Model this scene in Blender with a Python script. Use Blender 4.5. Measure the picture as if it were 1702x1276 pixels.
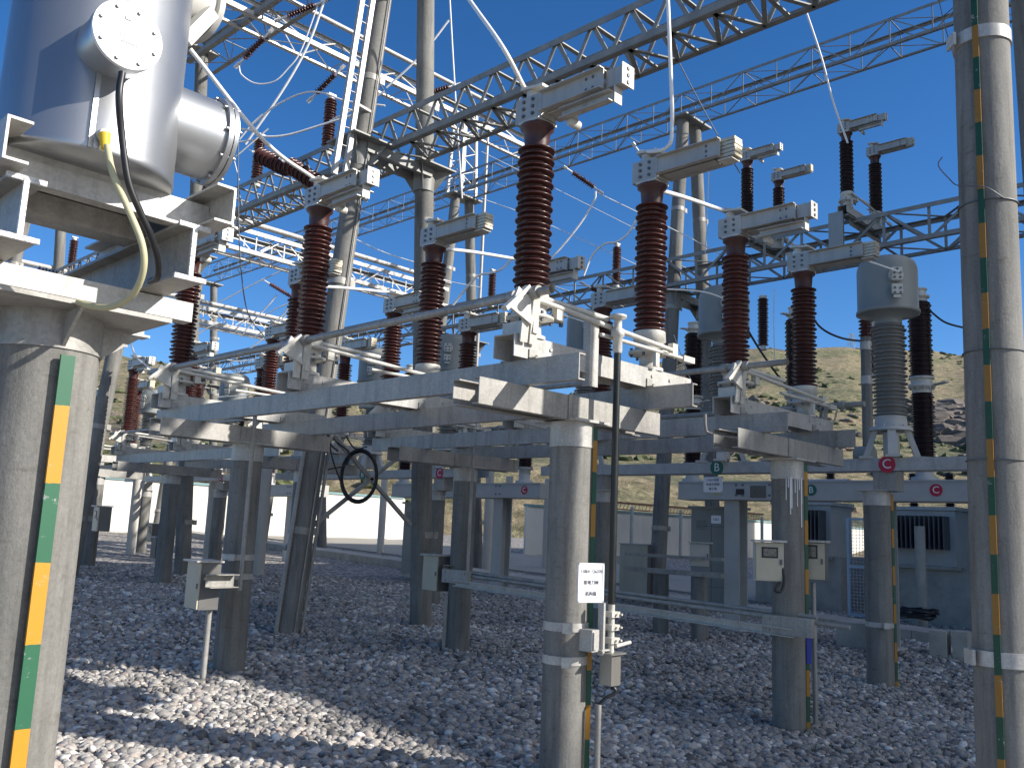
import bpy, math, random
import numpy as np
from mathutils import Vector, Matrix
rad = math.radians
random.seed(7); RNG = np.random.default_rng(7)
S = bpy.context.scene; COL = S.collection
for o in list(bpy.data.objects): bpy.data.objects.remove(o)

# ------------------------------------------------------------ camera
CAMH = 1.65; PX, PY, F = 851.0, 638.0, 1484.07
R = np.array([[0.69379135, -0.7189878, 0.04135332],
              [-0.14360863, -0.08185113, 0.98624386],
              [-0.70571249, -0.69018616, -0.16004046]])
R = np.array([[0.69379135, -0.7189878, 0.0], [0, 0, 0], [0, 0, 0]]) * 0 + R
u, _, vt = np.linalg.svd(R); R = u @ vt
CAM = np.array([0, 0, CAMH])
cam = bpy.data.cameras.new("camera"); co = bpy.data.objects.new("camera", cam); COL.objects.link(co)
cam.sensor_width = 36; cam.lens = F / 1702 * 36; cam.clip_start = 0.05; cam.clip_end = 3000
co.matrix_world = Matrix([list(R.T[i]) + [CAM[i]] for i in range(3)] + [[0, 0, 0, 1]])
S.camera = co
def ray(px, py): return R.T @ np.array([px - PX, -(py - PY), -F])
def aX(px, py, x): d = ray(px, py); return tuple(CAM + d * x / d[0])
def aY(px, py, y): d = ray(px, py); return tuple(CAM + d * y / d[1])
def aD(px, py, dep): return tuple(CAM + ray(px, py) * dep / F)

# ------------------------------------------------------------ light
SUN = Vector((0.88, -1.48, 1.0)).normalized()
w = bpy.data.worlds.new("World"); S.world = w; w.use_nodes = True
nt = w.node_tree; bg = nt.nodes["Background"]
sky = nt.nodes.new("ShaderNodeTexSky"); sky.sky_type = 'NISHITA'; sky.sun_disc = False
sky.sun_elevation = math.asin(SUN.z); sky.sun_rotation = math.atan2(SUN.x, SUN.y)
sky.altitude = 2500; sky.air_density = 1.0; sky.dust_density = 0.35; sky.ozone_density = 3.0
hs = nt.nodes.new("ShaderNodeHueSaturation"); hs.inputs["Saturation"].default_value = 1.26; hs.inputs["Hue"].default_value = 0.504
nt.links.new(sky.outputs[0], hs.inputs["Color"]); bg.inputs[1].default_value = 0.088
# added cloud veil round the sun, out of view, as neutral fill for shade
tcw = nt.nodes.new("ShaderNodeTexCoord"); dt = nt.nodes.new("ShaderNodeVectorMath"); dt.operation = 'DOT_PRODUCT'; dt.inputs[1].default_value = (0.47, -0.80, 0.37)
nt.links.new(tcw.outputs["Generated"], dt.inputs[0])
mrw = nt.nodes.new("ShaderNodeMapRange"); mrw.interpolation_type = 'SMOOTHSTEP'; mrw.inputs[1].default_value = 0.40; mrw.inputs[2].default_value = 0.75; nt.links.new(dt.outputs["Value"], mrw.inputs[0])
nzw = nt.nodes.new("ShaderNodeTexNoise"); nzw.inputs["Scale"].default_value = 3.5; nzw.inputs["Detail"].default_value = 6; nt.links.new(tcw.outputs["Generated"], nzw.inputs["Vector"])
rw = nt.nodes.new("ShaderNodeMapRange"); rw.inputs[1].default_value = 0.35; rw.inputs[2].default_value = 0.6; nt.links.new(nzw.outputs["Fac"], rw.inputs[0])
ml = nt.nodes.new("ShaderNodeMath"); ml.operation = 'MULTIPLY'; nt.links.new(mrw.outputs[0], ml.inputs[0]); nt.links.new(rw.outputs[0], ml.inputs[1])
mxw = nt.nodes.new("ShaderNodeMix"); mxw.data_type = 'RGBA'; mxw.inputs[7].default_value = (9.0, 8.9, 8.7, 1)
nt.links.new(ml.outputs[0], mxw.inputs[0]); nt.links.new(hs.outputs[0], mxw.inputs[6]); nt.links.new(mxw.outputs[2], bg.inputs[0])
sl = bpy.data.lights.new("sun", 'SUN'); sl.energy = 3.8; sl.angle = rad(0.53); sl.color = (1.0, 0.955, 0.895)
so = bpy.data.objects.new("sun", sl); COL.objects.link(so); so.rotation_euler = SUN.to_track_quat('Z', 'Y').to_euler()
S.view_settings.view_transform = 'Standard'; S.view_settings.look = 'None'
S.view_settings.exposure = 0.95; S.view_settings.gamma = 1
try: S.cycles.max_bounces = 6; S.cycles.use_denoising = True
except Exception: pass

# ------------------------------------------------------------ materials
def nodes(name):
    m = bpy.data.materials.new(name); m.use_nodes = True
    t = m.node_tree; return m, t, t.nodes["Principled BSDF"]
def N(t, kind, **kw):
    n = t.nodes.new(kind)
    for k, v in kw.items(): setattr(n, k, v)
    return n
def ramp(t, src, stops):
    r = N(t, "ShaderNodeValToRGB"); e = r.color_ramp.elements
    while len(e) < len(stops): e.new(0.5)
    for el, (p, c) in zip(e, stops): el.position = p; el.color = (*c, 1)
    t.links.new(src, r.inputs[0]); return r
def mat(name, c1, c2=None, scale=6, rough=0.5, metal=0.0, bump=0.0, bscale=40, stretch=(1, 1, 1), detail=5, spangle=0, rvar=0.1, coat=0, rnd=0.0, stain=0.0):
    m, t, b = nodes(name); c2 = c2 or c1
    tc = N(t, "ShaderNodeTexCoord"); mp = N(t, "ShaderNodeMapping"); mp.inputs[3].default_value = stretch
    geo = N(t, "ShaderNodeObjectInfo"); add = N(t, "ShaderNodeVectorMath", operation='ADD')
    t.links.new(tc.outputs["Object"], add.inputs[0]); t.links.new(geo.outputs["Location"], add.inputs[1])
    t.links.new(add.outputs[0], mp.inputs[0])
    n = N(t, "ShaderNodeTexNoise"); n.inputs["Scale"].default_value = scale; n.inputs["Detail"].default_value = detail; n.inputs["Roughness"].default_value = 0.65
    t.links.new(mp.outputs[0], n.inputs["Vector"])
    r = ramp(t, n.outputs["Fac"], [(0.32, c2), (0.68, c1)])
    out = r.outputs[0]
    if spangle:
        v = N(t, "ShaderNodeTexVoronoi"); v.inputs["Scale"].default_value = spangle
        t.links.new(add.outputs[0], v.inputs["Vector"])
        mx = N(t, "ShaderNodeMix", data_type='RGBA', blend_type='OVERLAY'); mx.inputs[0].default_value = 0.10
        sp = N(t, "ShaderNodeSeparateColor"); t.links.new(v.outputs["Color"], sp.inputs[0])
        cb = N(t, "ShaderNodeCombineColor")
        for i in range(3): t.links.new(sp.outputs[0], cb.inputs[i])
        t.links.new(out, mx.inputs[6]); t.links.new(cb.outputs[0], mx.inputs[7]); out = mx.outputs[2]
    if stain:
        mp2 = N(t, "ShaderNodeMapping"); mp2.inputs[3].default_value = (1, 1, 0.12); t.links.new(add.outputs[0], mp2.inputs[0])
        n3 = N(t, "ShaderNodeTexNoise"); n3.inputs["Scale"].default_value = 9; n3.inputs["Detail"].default_value = 7; n3.inputs["Roughness"].default_value = 0.75; t.links.new(mp2.outputs[0], n3.inputs["Vector"])
        q = ramp(t, n3.outputs["Fac"], [(0.34, (0.66, 0.65, 0.63)), (0.50, (1, 1, 1)), (0.66, (1.08, 1.08, 1.08))])
        mx = N(t, "ShaderNodeMix", data_type='RGBA', blend_type='MULTIPLY'); mx.inputs[0].default_value = stain
        t.links.new(out, mx.inputs[6]); t.links.new(q.outputs[0], mx.inputs[7]); out = mx.outputs[2]
        n4 = N(t, "ShaderNodeTexNoise"); n4.inputs["Scale"].default_value = 23; n4.inputs["Detail"].default_value = 8; n4.inputs["Roughness"].default_value = 0.8; t.links.new(add.outputs[0], n4.inputs["Vector"])
        q = ramp(t, n4.outputs["Fac"], [(0.66, (0, 0, 0)), (0.74, (1, 1, 1))])
        mx = N(t, "ShaderNodeMix", data_type='RGBA'); mx.inputs[7].default_value = (0.20, 0.125, 0.075, 1)
        sc2 = N(t, "ShaderNodeMath", operation='MULTIPLY'); sc2.inputs[1].default_value = stain * 0.7; t.links.new(q.outputs[0], sc2.inputs[0])
        t.links.new(sc2.outputs[0], mx.inputs[0]); t.links.new(out, mx.inputs[6]); out = mx.outputs[2]
    if rnd:
        mr2 = N(t, "ShaderNodeMapRange"); mr2.inputs[3].default_value = 1 - rnd; mr2.inputs[4].default_value = 1 + rnd; t.links.new(geo.outputs["Random"], mr2.inputs[0])
        hv = N(t, "ShaderNodeHueSaturation"); t.links.new(out, hv.inputs["Color"]); t.links.new(mr2.outputs[0], hv.inputs["Value"]); out = hv.outputs[0]
    t.links.new(out, b.inputs["Base Color"])
    b.inputs["Metallic"].default_value = metal
    mr = N(t, "ShaderNodeMapRange"); mr.inputs[3].default_value = max(0.03, rough - rvar); mr.inputs[4].default_value = min(1, rough + rvar)
    t.links.new(n.outputs["Fac"], mr.inputs[0]); t.links.new(mr.outputs[0], b.inputs["Roughness"])
    if coat: b.inputs["Coat Weight"].default_value = coat; b.inputs["Coat Roughness"].default_value = 0.12
    if bump:
        n2 = N(t, "ShaderNodeTexNoise"); n2.inputs["Scale"].default_value = bscale; n2.inputs["Detail"].default_value = 6
        t.links.new(add.outputs[0], n2.inputs["Vector"])
        bp = N(t, "ShaderNodeBump"); bp.inputs["Strength"].default_value = bump; bp.inputs["Distance"].default_value = 0.01
        t.links.new(n2.outputs["Fac"], bp.inputs["Height"]); t.links.new(bp.outputs[0], b.inputs["Normal"])
    return m
M = {}
def concrete_mat():
    m, t, b = nodes("concrete"); tc = N(t, "ShaderNodeTexCoord"); oi = N(t, "ShaderNodeObjectInfo"); add = N(t, "ShaderNodeVectorMath", operation='ADD')
    g = N(t, "ShaderNodeNewGeometry"); t.links.new(g.outputs["Position"], add.inputs[0])
    def nz(sc, st, det=6, ro=0.65):
        mp = N(t, "ShaderNodeMapping"); mp.inputs[3].default_value = st; t.links.new(add.outputs[0], mp.inputs[0])
        n = N(t, "ShaderNodeTexNoise"); n.inputs["Scale"].default_value = sc; n.inputs["Detail"].default_value = det; n.inputs["Roughness"].default_value = ro
        t.links.new(mp.outputs[0], n.inputs["Vector"]); return n.outputs["Fac"]
    r = ramp(t, nz(2.2, (1, 1, 0.5)), [(0.30, (0.150, 0.145, 0.131)), (0.5, (0.200, 0.193, 0.174)), (0.70, (0.258, 0.248, 0.224))])
    r2 = ramp(t, nz(16, (1, 1, 0.06), 5), [(0.30, (0.62, 0.62, 0.62)), (0.52, (1, 1, 1)), (0.75, (1.12, 1.11, 1.08))])
    r3 = ramp(t, nz(60, (1, 1, 1), 8, 0.8), [(0.30, (0.72, 0.72, 0.72)), (0.55, (1.0, 1.0, 1.0)), (0.72, (1.2, 1.2, 1.2))])
    r4 = ramp(t, nz(7, (1, 1, 3.0), 3), [(0.60, (1, 1, 1)), (0.72, (0.72, 0.70, 0.66))])
    out = r.outputs[0]
    for q in (r2, r3, r4):
        mx = N(t, "ShaderNodeMix", data_type='RGBA', blend_type='MULTIPLY'); mx.inputs[0].default_value = 0.9
        t.links.new(out, mx.inputs[6]); t.links.new(q.outputs[0], mx.inputs[7]); out = mx.outputs[2]
    t.links.new(out, b.inputs["Base Color"]); b.inputs["Roughness"].default_value = 0.85
    bp = N(t, "ShaderNodeBump"); bp.inputs["Strength"].default_value = 0.45; bp.inputs["Distance"].default_value = 0.008
    t.links.new(nz(55, (1, 1, 0.6), 8, 0.75), bp.inputs["Height"]); t.links.new(bp.outputs[0], b.inputs["Normal"]); return m
M['concrete'] = concrete_mat()
M['kerb'] = mat("kerb_concrete", (0.46, 0.43, 0.37), (0.33, 0.31, 0.27), 3, 0.9, 0, 0.4, 40)
M['steel'] = mat("galvanised_steel", (0.375, 0.358, 0.322), (0.27, 0.258, 0.235), 3, 0.5, 0.15, 0.08, 60, spangle=70, stain=0.8)
M['steel_bright'] = mat("bright_galvanised", (0.49, 0.473, 0.435), (0.39, 0.377, 0.35), 6, 0.45, 0.15, 0.06, 60, spangle=80, stain=0.6)
M['zinc_rough'] = mat("zinc_rough_edge", (0.70, 0.70, 0.69), (0.45, 0.45, 0.45), 40, 0.5, 0.3, 0.8, 90)
M['lattice'] = mat("lattice_steel", (0.29, 0.287, 0.265), (0.2, 0.198, 0.183), 5, 0.55, 0.1)
M['silver'] = mat("silver_paint", (0.42, 0.43, 0.44), (0.38, 0.39, 0.4), 3, 0.36, 0.8, 0.02, 30, rvar=0.03)
M['cover'] = mat("pale_cover_paint", (0.80, 0.80, 0.79), (0.74, 0.74, 0.74), 9, 0.4, 0.1)
M['brown'] = mat("brown_porcelain", (0.098, 0.028, 0.021), (0.058, 0.018, 0.015), 5, 0.34, 0, coat=0.15, rvar=0.07, rnd=0.22, stain=0.35)
M['dark_brown'] = mat("dark_brown_porcelain", (0.034, 0.013, 0.014), (0.022, 0.009, 0.01), 7, 0.34, 0, coat=0.15, rvar=0.06, rnd=0.2)
M['cap_brown'] = mat("brown_cast_cap", (0.07, 0.02, 0.016), (0.045, 0.014, 0.012), 9, 0.45)
M['grey_porcelain'] = mat("grey_porcelain", (0.225, 0.222, 0.205), (0.185, 0.182, 0.17), 6, 0.25, 0, coat=0.4)
M['grey_paint'] = mat("blue_grey_paint", (0.25, 0.262, 0.24), (0.22, 0.23, 0.212), 3, 0.42)
M['light_grey'] = mat("light_grey_paint", (0.5, 0.485, 0.445), (0.43, 0.417, 0.385), 3, 0.5)
M['arm'] = mat("pale_arm_aluminium", (0.45, 0.428, 0.38), (0.39, 0.372, 0.335), 6, 0.45, 0.25, stain=0.5)
M['white_cast'] = mat("white_cast_metal", (0.61, 0.585, 0.515), (0.47, 0.45, 0.4), 12, 0.5, 0.15, 0.2, 60)
M['contact'] = mat("contact_fingers", (0.62, 0.55, 0.40), (0.50, 0.43, 0.32), 20, 0.45, 0.4)
M['bolt'] = mat("bolt_steel", (0.16, 0.165, 0.175), (0.11, 0.11, 0.12), 20, 0.45, 0.5)
M['black'] = mat("black_rubber", (0.018, 0.018, 0.02), (0.012, 0.012, 0.014), 8, 0.42)
M['black_pipe'] = mat("black_painted_pipe", (0.016, 0.018, 0.017), (0.01, 0.012, 0.011), 5, 0.35)
M['hose'] = mat("pale_yellow_hose", (0.55, 0.51, 0.30), (0.46, 0.43, 0.26), 8, 0.5)
M['yellow'] = mat("yellow_paint", (0.80, 0.55, 0.03), (0.68, 0.45, 0.03), 9, 0.5)
M['wire'] = mat("aluminium_wire", (0.82, 0.82, 0.8), (0.72, 0.72, 0.71), 12, 0.4, 0.0)
M['wire_dark'] = mat("weathered_wire", (0.14, 0.15, 0.16), (0.10, 0.10, 0.11), 12, 0.5, 0.4)
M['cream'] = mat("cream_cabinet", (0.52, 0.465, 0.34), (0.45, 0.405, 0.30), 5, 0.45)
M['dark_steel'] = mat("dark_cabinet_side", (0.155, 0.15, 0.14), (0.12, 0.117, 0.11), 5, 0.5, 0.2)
M['stainless'] = mat("stainless_sheet", (0.37, 0.352, 0.31), (0.27, 0.256, 0.228), 3, 0.35, 0.6, stretch=(1, 1, 0.2))
M['white'] = mat("white_sign", (0.80, 0.80, 0.80), (0.76, 0.76, 0.76), 8, 0.45)
M['ink'] = mat("dark_lettering", (0.05, 0.05, 0.06), None, 8, 0.5)
M['badge_green'] = mat("badge_green", (0.015, 0.14, 0.085), None, 5, 0.45)
M['badge_red'] = mat("badge_red", (0.50, 0.012, 0.05), None, 5, 0.45)
M['badge_white'] = mat("badge_letter", (0.80, 0.82, 0.80), None, 5, 0.45)
M['wall'] = mat("white_plaster", (0.72, 0.69, 0.615), (0.62, 0.595, 0.53), 1.2, 0.9, 0, 0.2, 30, (1, 1, 0.4))
M['coping'] = mat("teal_coping", (0.20, 0.33, 0.33), (0.16, 0.27, 0.28), 3, 0.7)
M['rust'] = mat("rusty_mesh", (0.25, 0.12, 0.075), (0.16, 0.08, 0.055), 9, 0.8)
M['glass'] = mat("meter_window", (0.24, 0.21, 0.17), (0.10, 0.09, 0.08), 60, 0.15)
M['slab'] = mat("road_concrete", (0.36, 0.335, 0.28), (0.28, 0.262, 0.222), 0.8, 0.9, 0, 0.2, 20)
M['mesh_blue'] = mat("pale_blue_mesh", (0.42, 0.50, 0.58), (0.36, 0.44, 0.52), 3, 0.5)
M['blue'] = mat('blue_paint', (0.01, 0.03, 0.28), None, 5, 0.5)
M['finned'] = mat("dark_radiator", (0.105, 0.108, 0.112), (0.075, 0.078, 0.082), 4, 0.5)
M['building'] = mat("pale_render", (0.55, 0.52, 0.46), (0.47, 0.445, 0.39), 1.5, 0.9)
def strip_mat(name, seg, off, wear, k=1.0):
    m, t, b = nodes(name); g = N(t, "ShaderNodeNewGeometry"); sp = N(t, "ShaderNodeSeparateXYZ"); t.links.new(g.outputs["Position"], sp.inputs[0])
    a = N(t, "ShaderNodeMath", operation='ADD'); a.inputs[1].default_value = off + 20 * seg; t.links.new(sp.outputs[2], a.inputs[0])
    n = N(t, "ShaderNodeTexNoise"); n.inputs["Scale"].default_value = 25; t.links.new(g.outputs["Position"], n.inputs["Vector"])
    a2 = N(t, "ShaderNodeMath", operation='MULTIPLY_ADD'); a2.inputs[1].default_value = 0.012; t.links.new(n.outputs[0], a2.inputs[0]); t.links.new(a.outputs[0], a2.inputs[2])
    d = N(t, "ShaderNodeMath", operation='MODULO'); d.inputs[1].default_value = 2 * seg; t.links.new(a2.outputs[0], d.inputs[0])
    l = N(t, "ShaderNodeMath", operation='LESS_THAN'); l.inputs[1].default_value = seg; t.links.new(d.outputs[0], l.inputs[0])
    mx = N(t, "ShaderNodeMix", data_type='RGBA'); mx.inputs[6].default_value = (0.50 * k, 0.235 * k, 0.010, 1); mx.inputs[7].default_value = (0.014 * k, 0.105 * k, 0.048 * k, 1)
    t.links.new(l.outputs[0], mx.inputs[0])
    n3 = N(t, "ShaderNodeTexNoise"); n3.inputs["Scale"].default_value = 14; n3.inputs["Detail"].default_value = 8; n3.inputs["Roughness"].default_value = 0.8
    t.links.new(g.outputs["Position"], n3.inputs["Vector"])
    rr = ramp(t, n3.outputs[0], [(wear, (0, 0, 0)), (wear + 0.04, (1, 1, 1))])
    m2 = N(t, "ShaderNodeMix", data_type='RGBA'); m2.inputs[7].default_value = (0.33, 0.33, 0.31, 1)
    t.links.new(rr.outputs[0], m2.inputs[0]); t.links.new(mx.outputs[2], m2.inputs[6])
    t.links.new(m2.outputs[2], b.inputs["Base Color"]); b.inputs["Roughness"].default_value = 0.5; return m
M['strip'] = strip_mat("yellow_green_bar", 0.265, 0.11, 0.60)
M['strip_shade_worn'] = strip_mat("yellow_green_bar_shade_worn", 0.235, 0.02, 0.60, 0.55)  # column bar: shade put into the dimmed paint, plus more wear
M['strip_small'] = strip_mat("yellow_green_bar_fresh", 0.235, 0.02, 0.64, 0.72)

# ------------------------------------------------------------ mesh builder
class MB:
    def __init__(s): s.v = []; s.f = []; s.m = []; s.s = []
    def add(s, vs, fs, m=0, sm=False):
        o = len(s.v); s.v += [tuple(p) for p in vs]
        for f in fs: s.f.append(tuple(i + o for i in f)); s.m.append(m); s.s.append(sm)
        return s
    def box(s, c, d, m=0, rot=None):
        x, y, z = d[0] / 2, d[1] / 2, d[2] / 2
        vs = [Vector((a * x, b * y, e * z)) for e in (-1, 1) for b in (-1, 1) for a in (-1, 1)]
        if rot is not None: vs = [rot @ v for v in vs]
        c = Vector(c)
        return s.add([v + c for v in vs], [(0, 2, 3, 1), (4, 5, 7, 6), (0, 1, 5, 4), (2, 6, 7, 3), (0, 4, 6, 2), (1, 3, 7, 5)], m)
    def frame(s, d, up=(0, 0, 1)):
        d = Vector(d).normalized(); up = Vector(up)
        if abs(d.dot(up)) > 0.98: up = Vector((0, 1, 0)) if abs(d.y) < 0.9 else Vector((1, 0, 0))
        a = d.cross(up).normalized(); b = a.cross(d).normalized(); return d, a, b
    def bar(s, p0, p1, w, h, m=0, up=(0, 0, 1)):
        p0, p1 = Vector(p0), Vector(p1); d, a, b = s.frame(p1 - p0, up); a = a * w / 2; b = b * h / 2
        vs = [p + i * a + j * b for p in (p0, p1) for (i, j) in ((-1, -1), (1, -1), (1, 1), (-1, 1))]
        return s.add(vs, [(0, 1, 2, 3), (7, 6, 5, 4), (0, 4, 5, 1), (1, 5, 6, 2), (2, 6, 7, 3), (3, 7, 4, 0)], m)
    def prof(s, pts, p0, p1, m=0, up=(0, 0, 1)):
        """extrude a closed 2d outline (right, up) from p0 to p1"""
        p0, p1 = Vector(p0), Vector(p1); d, a, b = s.frame(p1 - p0, up); n = len(pts)
        vs = [p + a * x + b * y for p in (p0, p1) for x, y in pts]
        fs = [tuple(range(n))[::-1], tuple(range(n, 2 * n))] + [(i, (i + 1) % n, n + (i + 1) % n, n + i) for i in range(n)]
        fs = [fs[0][::-1], fs[1][::-1]] + [f[::-1] for f in fs[2:]]
        return s.add(vs, fs, m)
    def cyl(s, p0, p1, r0, r1=None, n=16, m=0, cap=True):
        r1 = r0 if r1 is None else r1; p0, p1 = Vector(p0), Vector(p1); d, a, b = s.frame(p1 - p0)
        cs = [(math.cos(2 * math.pi * i / n), math.sin(2 * math.pi * i / n)) for i in range(n)]
        vs = [p0 + (a * c + b * q) * r0 for c, q in cs] + [p1 + (a * c + b * q) * r1 for c, q in cs]
        s.add(vs, [(i, n + i, n + (i + 1) % n, (i + 1) % n) for i in range(n)], m, True)
        if cap:
            s.add(vs[:n], [tuple(range(n))], m); s.add(vs[n:], [tuple(range(n))[::-1]], m)
        return s
    def lathe(s, pr, n=24, o=(0, 0, 0), m=0, flat=False):
        o = Vector(o); vs = []; fs = []
        for r, z in pr:
            for i in range(n):
                a = 2 * math.pi * i / n; vs.append(o + Vector((r * math.cos(a), r * math.sin(a), z)))
        for k in range(len(pr) - 1):
            for i in range(n): j = (i + 1) % n; fs.append((k * n + i, k * n + j, (k + 1) * n + j, (k + 1) * n + i))
        s.add(vs, fs, m, not flat)
        s.add(vs[:n], [tuple(range(n))[::-1]], m); s.add(vs[-n:], [tuple(range(n))], m); return s
    def tube(s, pts, r, n=8, m=0):
        pts = [Vector(p) for p in pts]; k = len(pts); vs = []; fs = []
        d0 = (pts[1] - pts[0]).normalized(); _, a, b = s.frame(d0)
        for i in range(k):
            d = (pts[min(i + 1, k - 1)] - pts[max(i - 1, 0)]).normalized()
            a = (a - d * a.dot(d)).normalized(); b = d.cross(a)
            for j in range(n):
                t = 2 * math.pi * j / n; vs.append(pts[i] + (a * math.cos(t) + b * math.sin(t)) * r)
        for i in range(k - 1):
            for j in range(n): q = (j + 1) % n; fs.append((i * n + j, i * n + q, (i + 1) * n + q, (i + 1) * n + j))
        s.add(vs, fs, m, True); s.add(vs[:n], [tuple(range(n))[::-1]], m); s.add(vs[-n:], [tuple(range(n))], m); return s
    def bolts(s, c, nrm, offs, r=0.012, h=0.012, m=0):
        c = Vector(c); d, a, b = s.frame(nrm)
        for x, y in offs: p = c + a * x + b * y; s.cyl(p, p + d * h, r, n=6, m=m)
        return s
    def mesh(s, name, mats):
        me = bpy.data.meshes.new(name); me.from_pydata([tuple(v) for v in s.v], [], s.f)
        for x in (mats if isinstance(mats, (list, tuple)) else [mats]): me.materials.append(M[x])
        me.polygons.foreach_set("material_index", s.m); me.polygons.foreach_set("use_smooth", s.s); me.update(); return me
def catmull(pts, k=8):
    P = [np.array(p, float) for p in pts]; P = [2 * P[0] - P[1]] + P + [2 * P[-1] - P[-2]]; out = []
    for i in range(1, len(P) - 2):
        for j in range(k):
            t = j / k; a, b, c, d = P[i - 1:i + 3]
            out.append(0.5 * ((2 * b) + (c - a) * t + (2 * a - 5 * b + 4 * c - d) * t * t + (3 * b - a - 3 * c + d) * t ** 3))
    return [tuple(p) for p in out] + [tuple(P[-2])]
def chan(w, h, t=0.009):  # C outline, web on the left (-right side), flanges to +right
    return [(0, -h / 2), (w, -h / 2), (w, -h / 2 + t), (t, -h / 2 + t), (t, h / 2 - t), (w, h / 2 - t), (w, h / 2), (0, h / 2)]
def mirr(p): return [(-x, y) for x, y in p][::-1]
def ibeam(w, h, t=0.012):
    a, b = w / 2, h / 2; q = t / 2
    return [(-a, -b), (a, -b), (a, -b + t), (q, -b + t), (q, b - t), (a, b - t), (a, b), (-a, b), (-a, b - t), (-q, b - t), (-q, -b + t), (-a, -b + t)]
def tag(o, label, cat, group=None):
    o["label"] = label; o["category"] = cat
    if group: o["group"] = group
    return o
def thing(name, label, cat, loc=(0, 0, 0), rz=0, group=None):
    o = bpy.data.objects.new(name, None); COL.objects.link(o); o.location = loc; o.rotation_euler = (0, 0, rz)
    o.empty_display_size = 0.1; return tag(o, label, cat, group)
def part(name, mb, mats, parent=None, loc=(0, 0, 0), rz=0):
    me = mb.mesh(name, mats) if isinstance(mb, MB) else mb
    o = bpy.data.objects.new(name, me); COL.objects.link(o); o.location = loc; o.rotation_euler = (0, 0, rz)
    if parent: o.parent = parent
    return o
def solo(name, mb, mats, label, cat, group=None, loc=(0, 0, 0), rz=0):
    return tag(part(name, mb, mats, None, loc, rz), label, cat, group)
def struct(name, mb, mats):
    o = part(name, mb, mats); o["kind"] = "structure"; return o
def dup(root, dloc, label, group=None):
    r = root.copy(); COL.objects.link(r); r.location = Vector(root.location) + Vector(dloc); r["label"] = label
    if group: r["group"] = group
    for ch in list(root.children):
        c = ch.copy(); COL.objects.link(c); c.parent = r
        for g in list(ch.children):
            d = g.copy(); COL.objects.link(d); d.parent = c
    return r
def text_mesh(s, size, mname='ink'):
    c = bpy.data.curves.new("lettering", 'FONT'); c.body = s; c.size = size; c.align_x = 'CENTER'; c.align_y = 'CENTER'; c.extrude = 0.0008
    o = bpy.data.objects.new("lettering", c); COL.objects.link(o)
    me = bpy.data.meshes.new_from_object(o.evaluated_get(bpy.context.evaluated_depsgraph_get()))
    bpy.data.objects.remove(o); me.materials.clear(); me.materials.append(M[mname]); return me
def face_rot(n):  # rotation taking text plane (+Z normal, +Y up) to face horizontal normal n
    n = Vector((n[0], n[1], 0)).normalized(); up = Vector((0, 0, 1)); x = up.cross(n)
    return Matrix((x, up, n)).transposed()
def letter(s, size, pos, n, parent, mname='ink', name="lettering"):
    o = part(name, text_mesh(s, size, mname), None, parent); o.matrix_local = Matrix.Translation(pos) @ face_rot(n).to_4x4(); return o

def gz(x, y): return min(1.0, max(-0.3, 0.03 * (y - 8)))
gzv = lambda x, y: np.clip(0.03 * (y - 8), -0.3, 1.0)

# ------------------------------------------------------------ ground, road, hills, wall
def gravel_mat(stone):
    m, t, b = nodes("gravel_stone" if stone else "gravel_bed")
    cols = [(0.0, (0.12, 0.112, 0.103)), (0.2, (0.216, 0.202, 0.185)), (0.42, (0.314, 0.293, 0.265)), (0.6, (0.42, 0.392, 0.349)), (0.74, (0.336, 0.277, 0.239)), (0.86, (0.516, 0.481, 0.428)), (1.0, (0.696, 0.656, 0.594))]
    if stone:
        a = N(t, "ShaderNodeAttribute"); a.attribute_name = "tint"; r = ramp(t, a.outputs["Fac"], cols)
        g = N(t, "ShaderNodeNewGeometry"); n = N(t, "ShaderNodeTexNoise"); n.inputs["Scale"].default_value = 45; n.inputs["Detail"].default_value = 5
        t.links.new(g.outputs["Position"], n.inputs["Vector"])
        mx = N(t, "ShaderNodeMix", data_type='RGBA', blend_type='OVERLAY'); mx.inputs[0].default_value = 0.45
        t.links.new(r.outputs[0], mx.inputs[6]); t.links.new(n.outputs["Fac"], mx.inputs[7]); t.links.new(mx.outputs[2], b.inputs["Base Color"])
        bp = N(t, "ShaderNodeBump"); bp.inputs["Strength"].default_value = 0.3; bp.inputs["Distance"].default_value = 0.01
        t.links.new(n.outputs["Fac"], bp.inputs["Height"]); t.links.new(bp.outputs[0], b.inputs["Normal"])
    else:
        g = N(t, "ShaderNodeNewGeometry"); v = N(t, "ShaderNodeTexVoronoi"); v.inputs["Scale"].default_value = 13
        t.links.new(g.outputs["Position"], v.inputs["Vector"]); sp = N(t, "ShaderNodeSeparateColor"); t.links.new(v.outputs["Color"], sp.inputs[0])
        r = ramp(t, sp.outputs[0], cols)
        r2 = ramp(t, v.outputs["Distance"], [(0.35, (1, 1, 1)), (0.75, (0.35, 0.35, 0.35))])
        mx = N(t, "ShaderNodeMix", data_type='RGBA', blend_type='MULTIPLY'); mx.inputs[0].default_value = 1
        t.links.new(r.outputs[0], mx.inputs[6]); t.links.new(r2.outputs[0], mx.inputs[7]); t.links.new(mx.outputs[2], b.inputs["Base Color"])
        bp = N(t, "ShaderNodeBump"); bp.inputs["Strength"].default_value = 1; bp.inputs["Distance"].default_value = 0.04; bp.invert = True
        t.links.new(v.outputs["Distance"], bp.inputs["Height"]); t.links.new(bp.outputs[0], b.inputs["Normal"])
    b.inputs["Roughness"].default_value = 0.75; return m
M['gravel_bed'] = gravel_mat(False); M['stone'] = gravel_mat(True)
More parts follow.
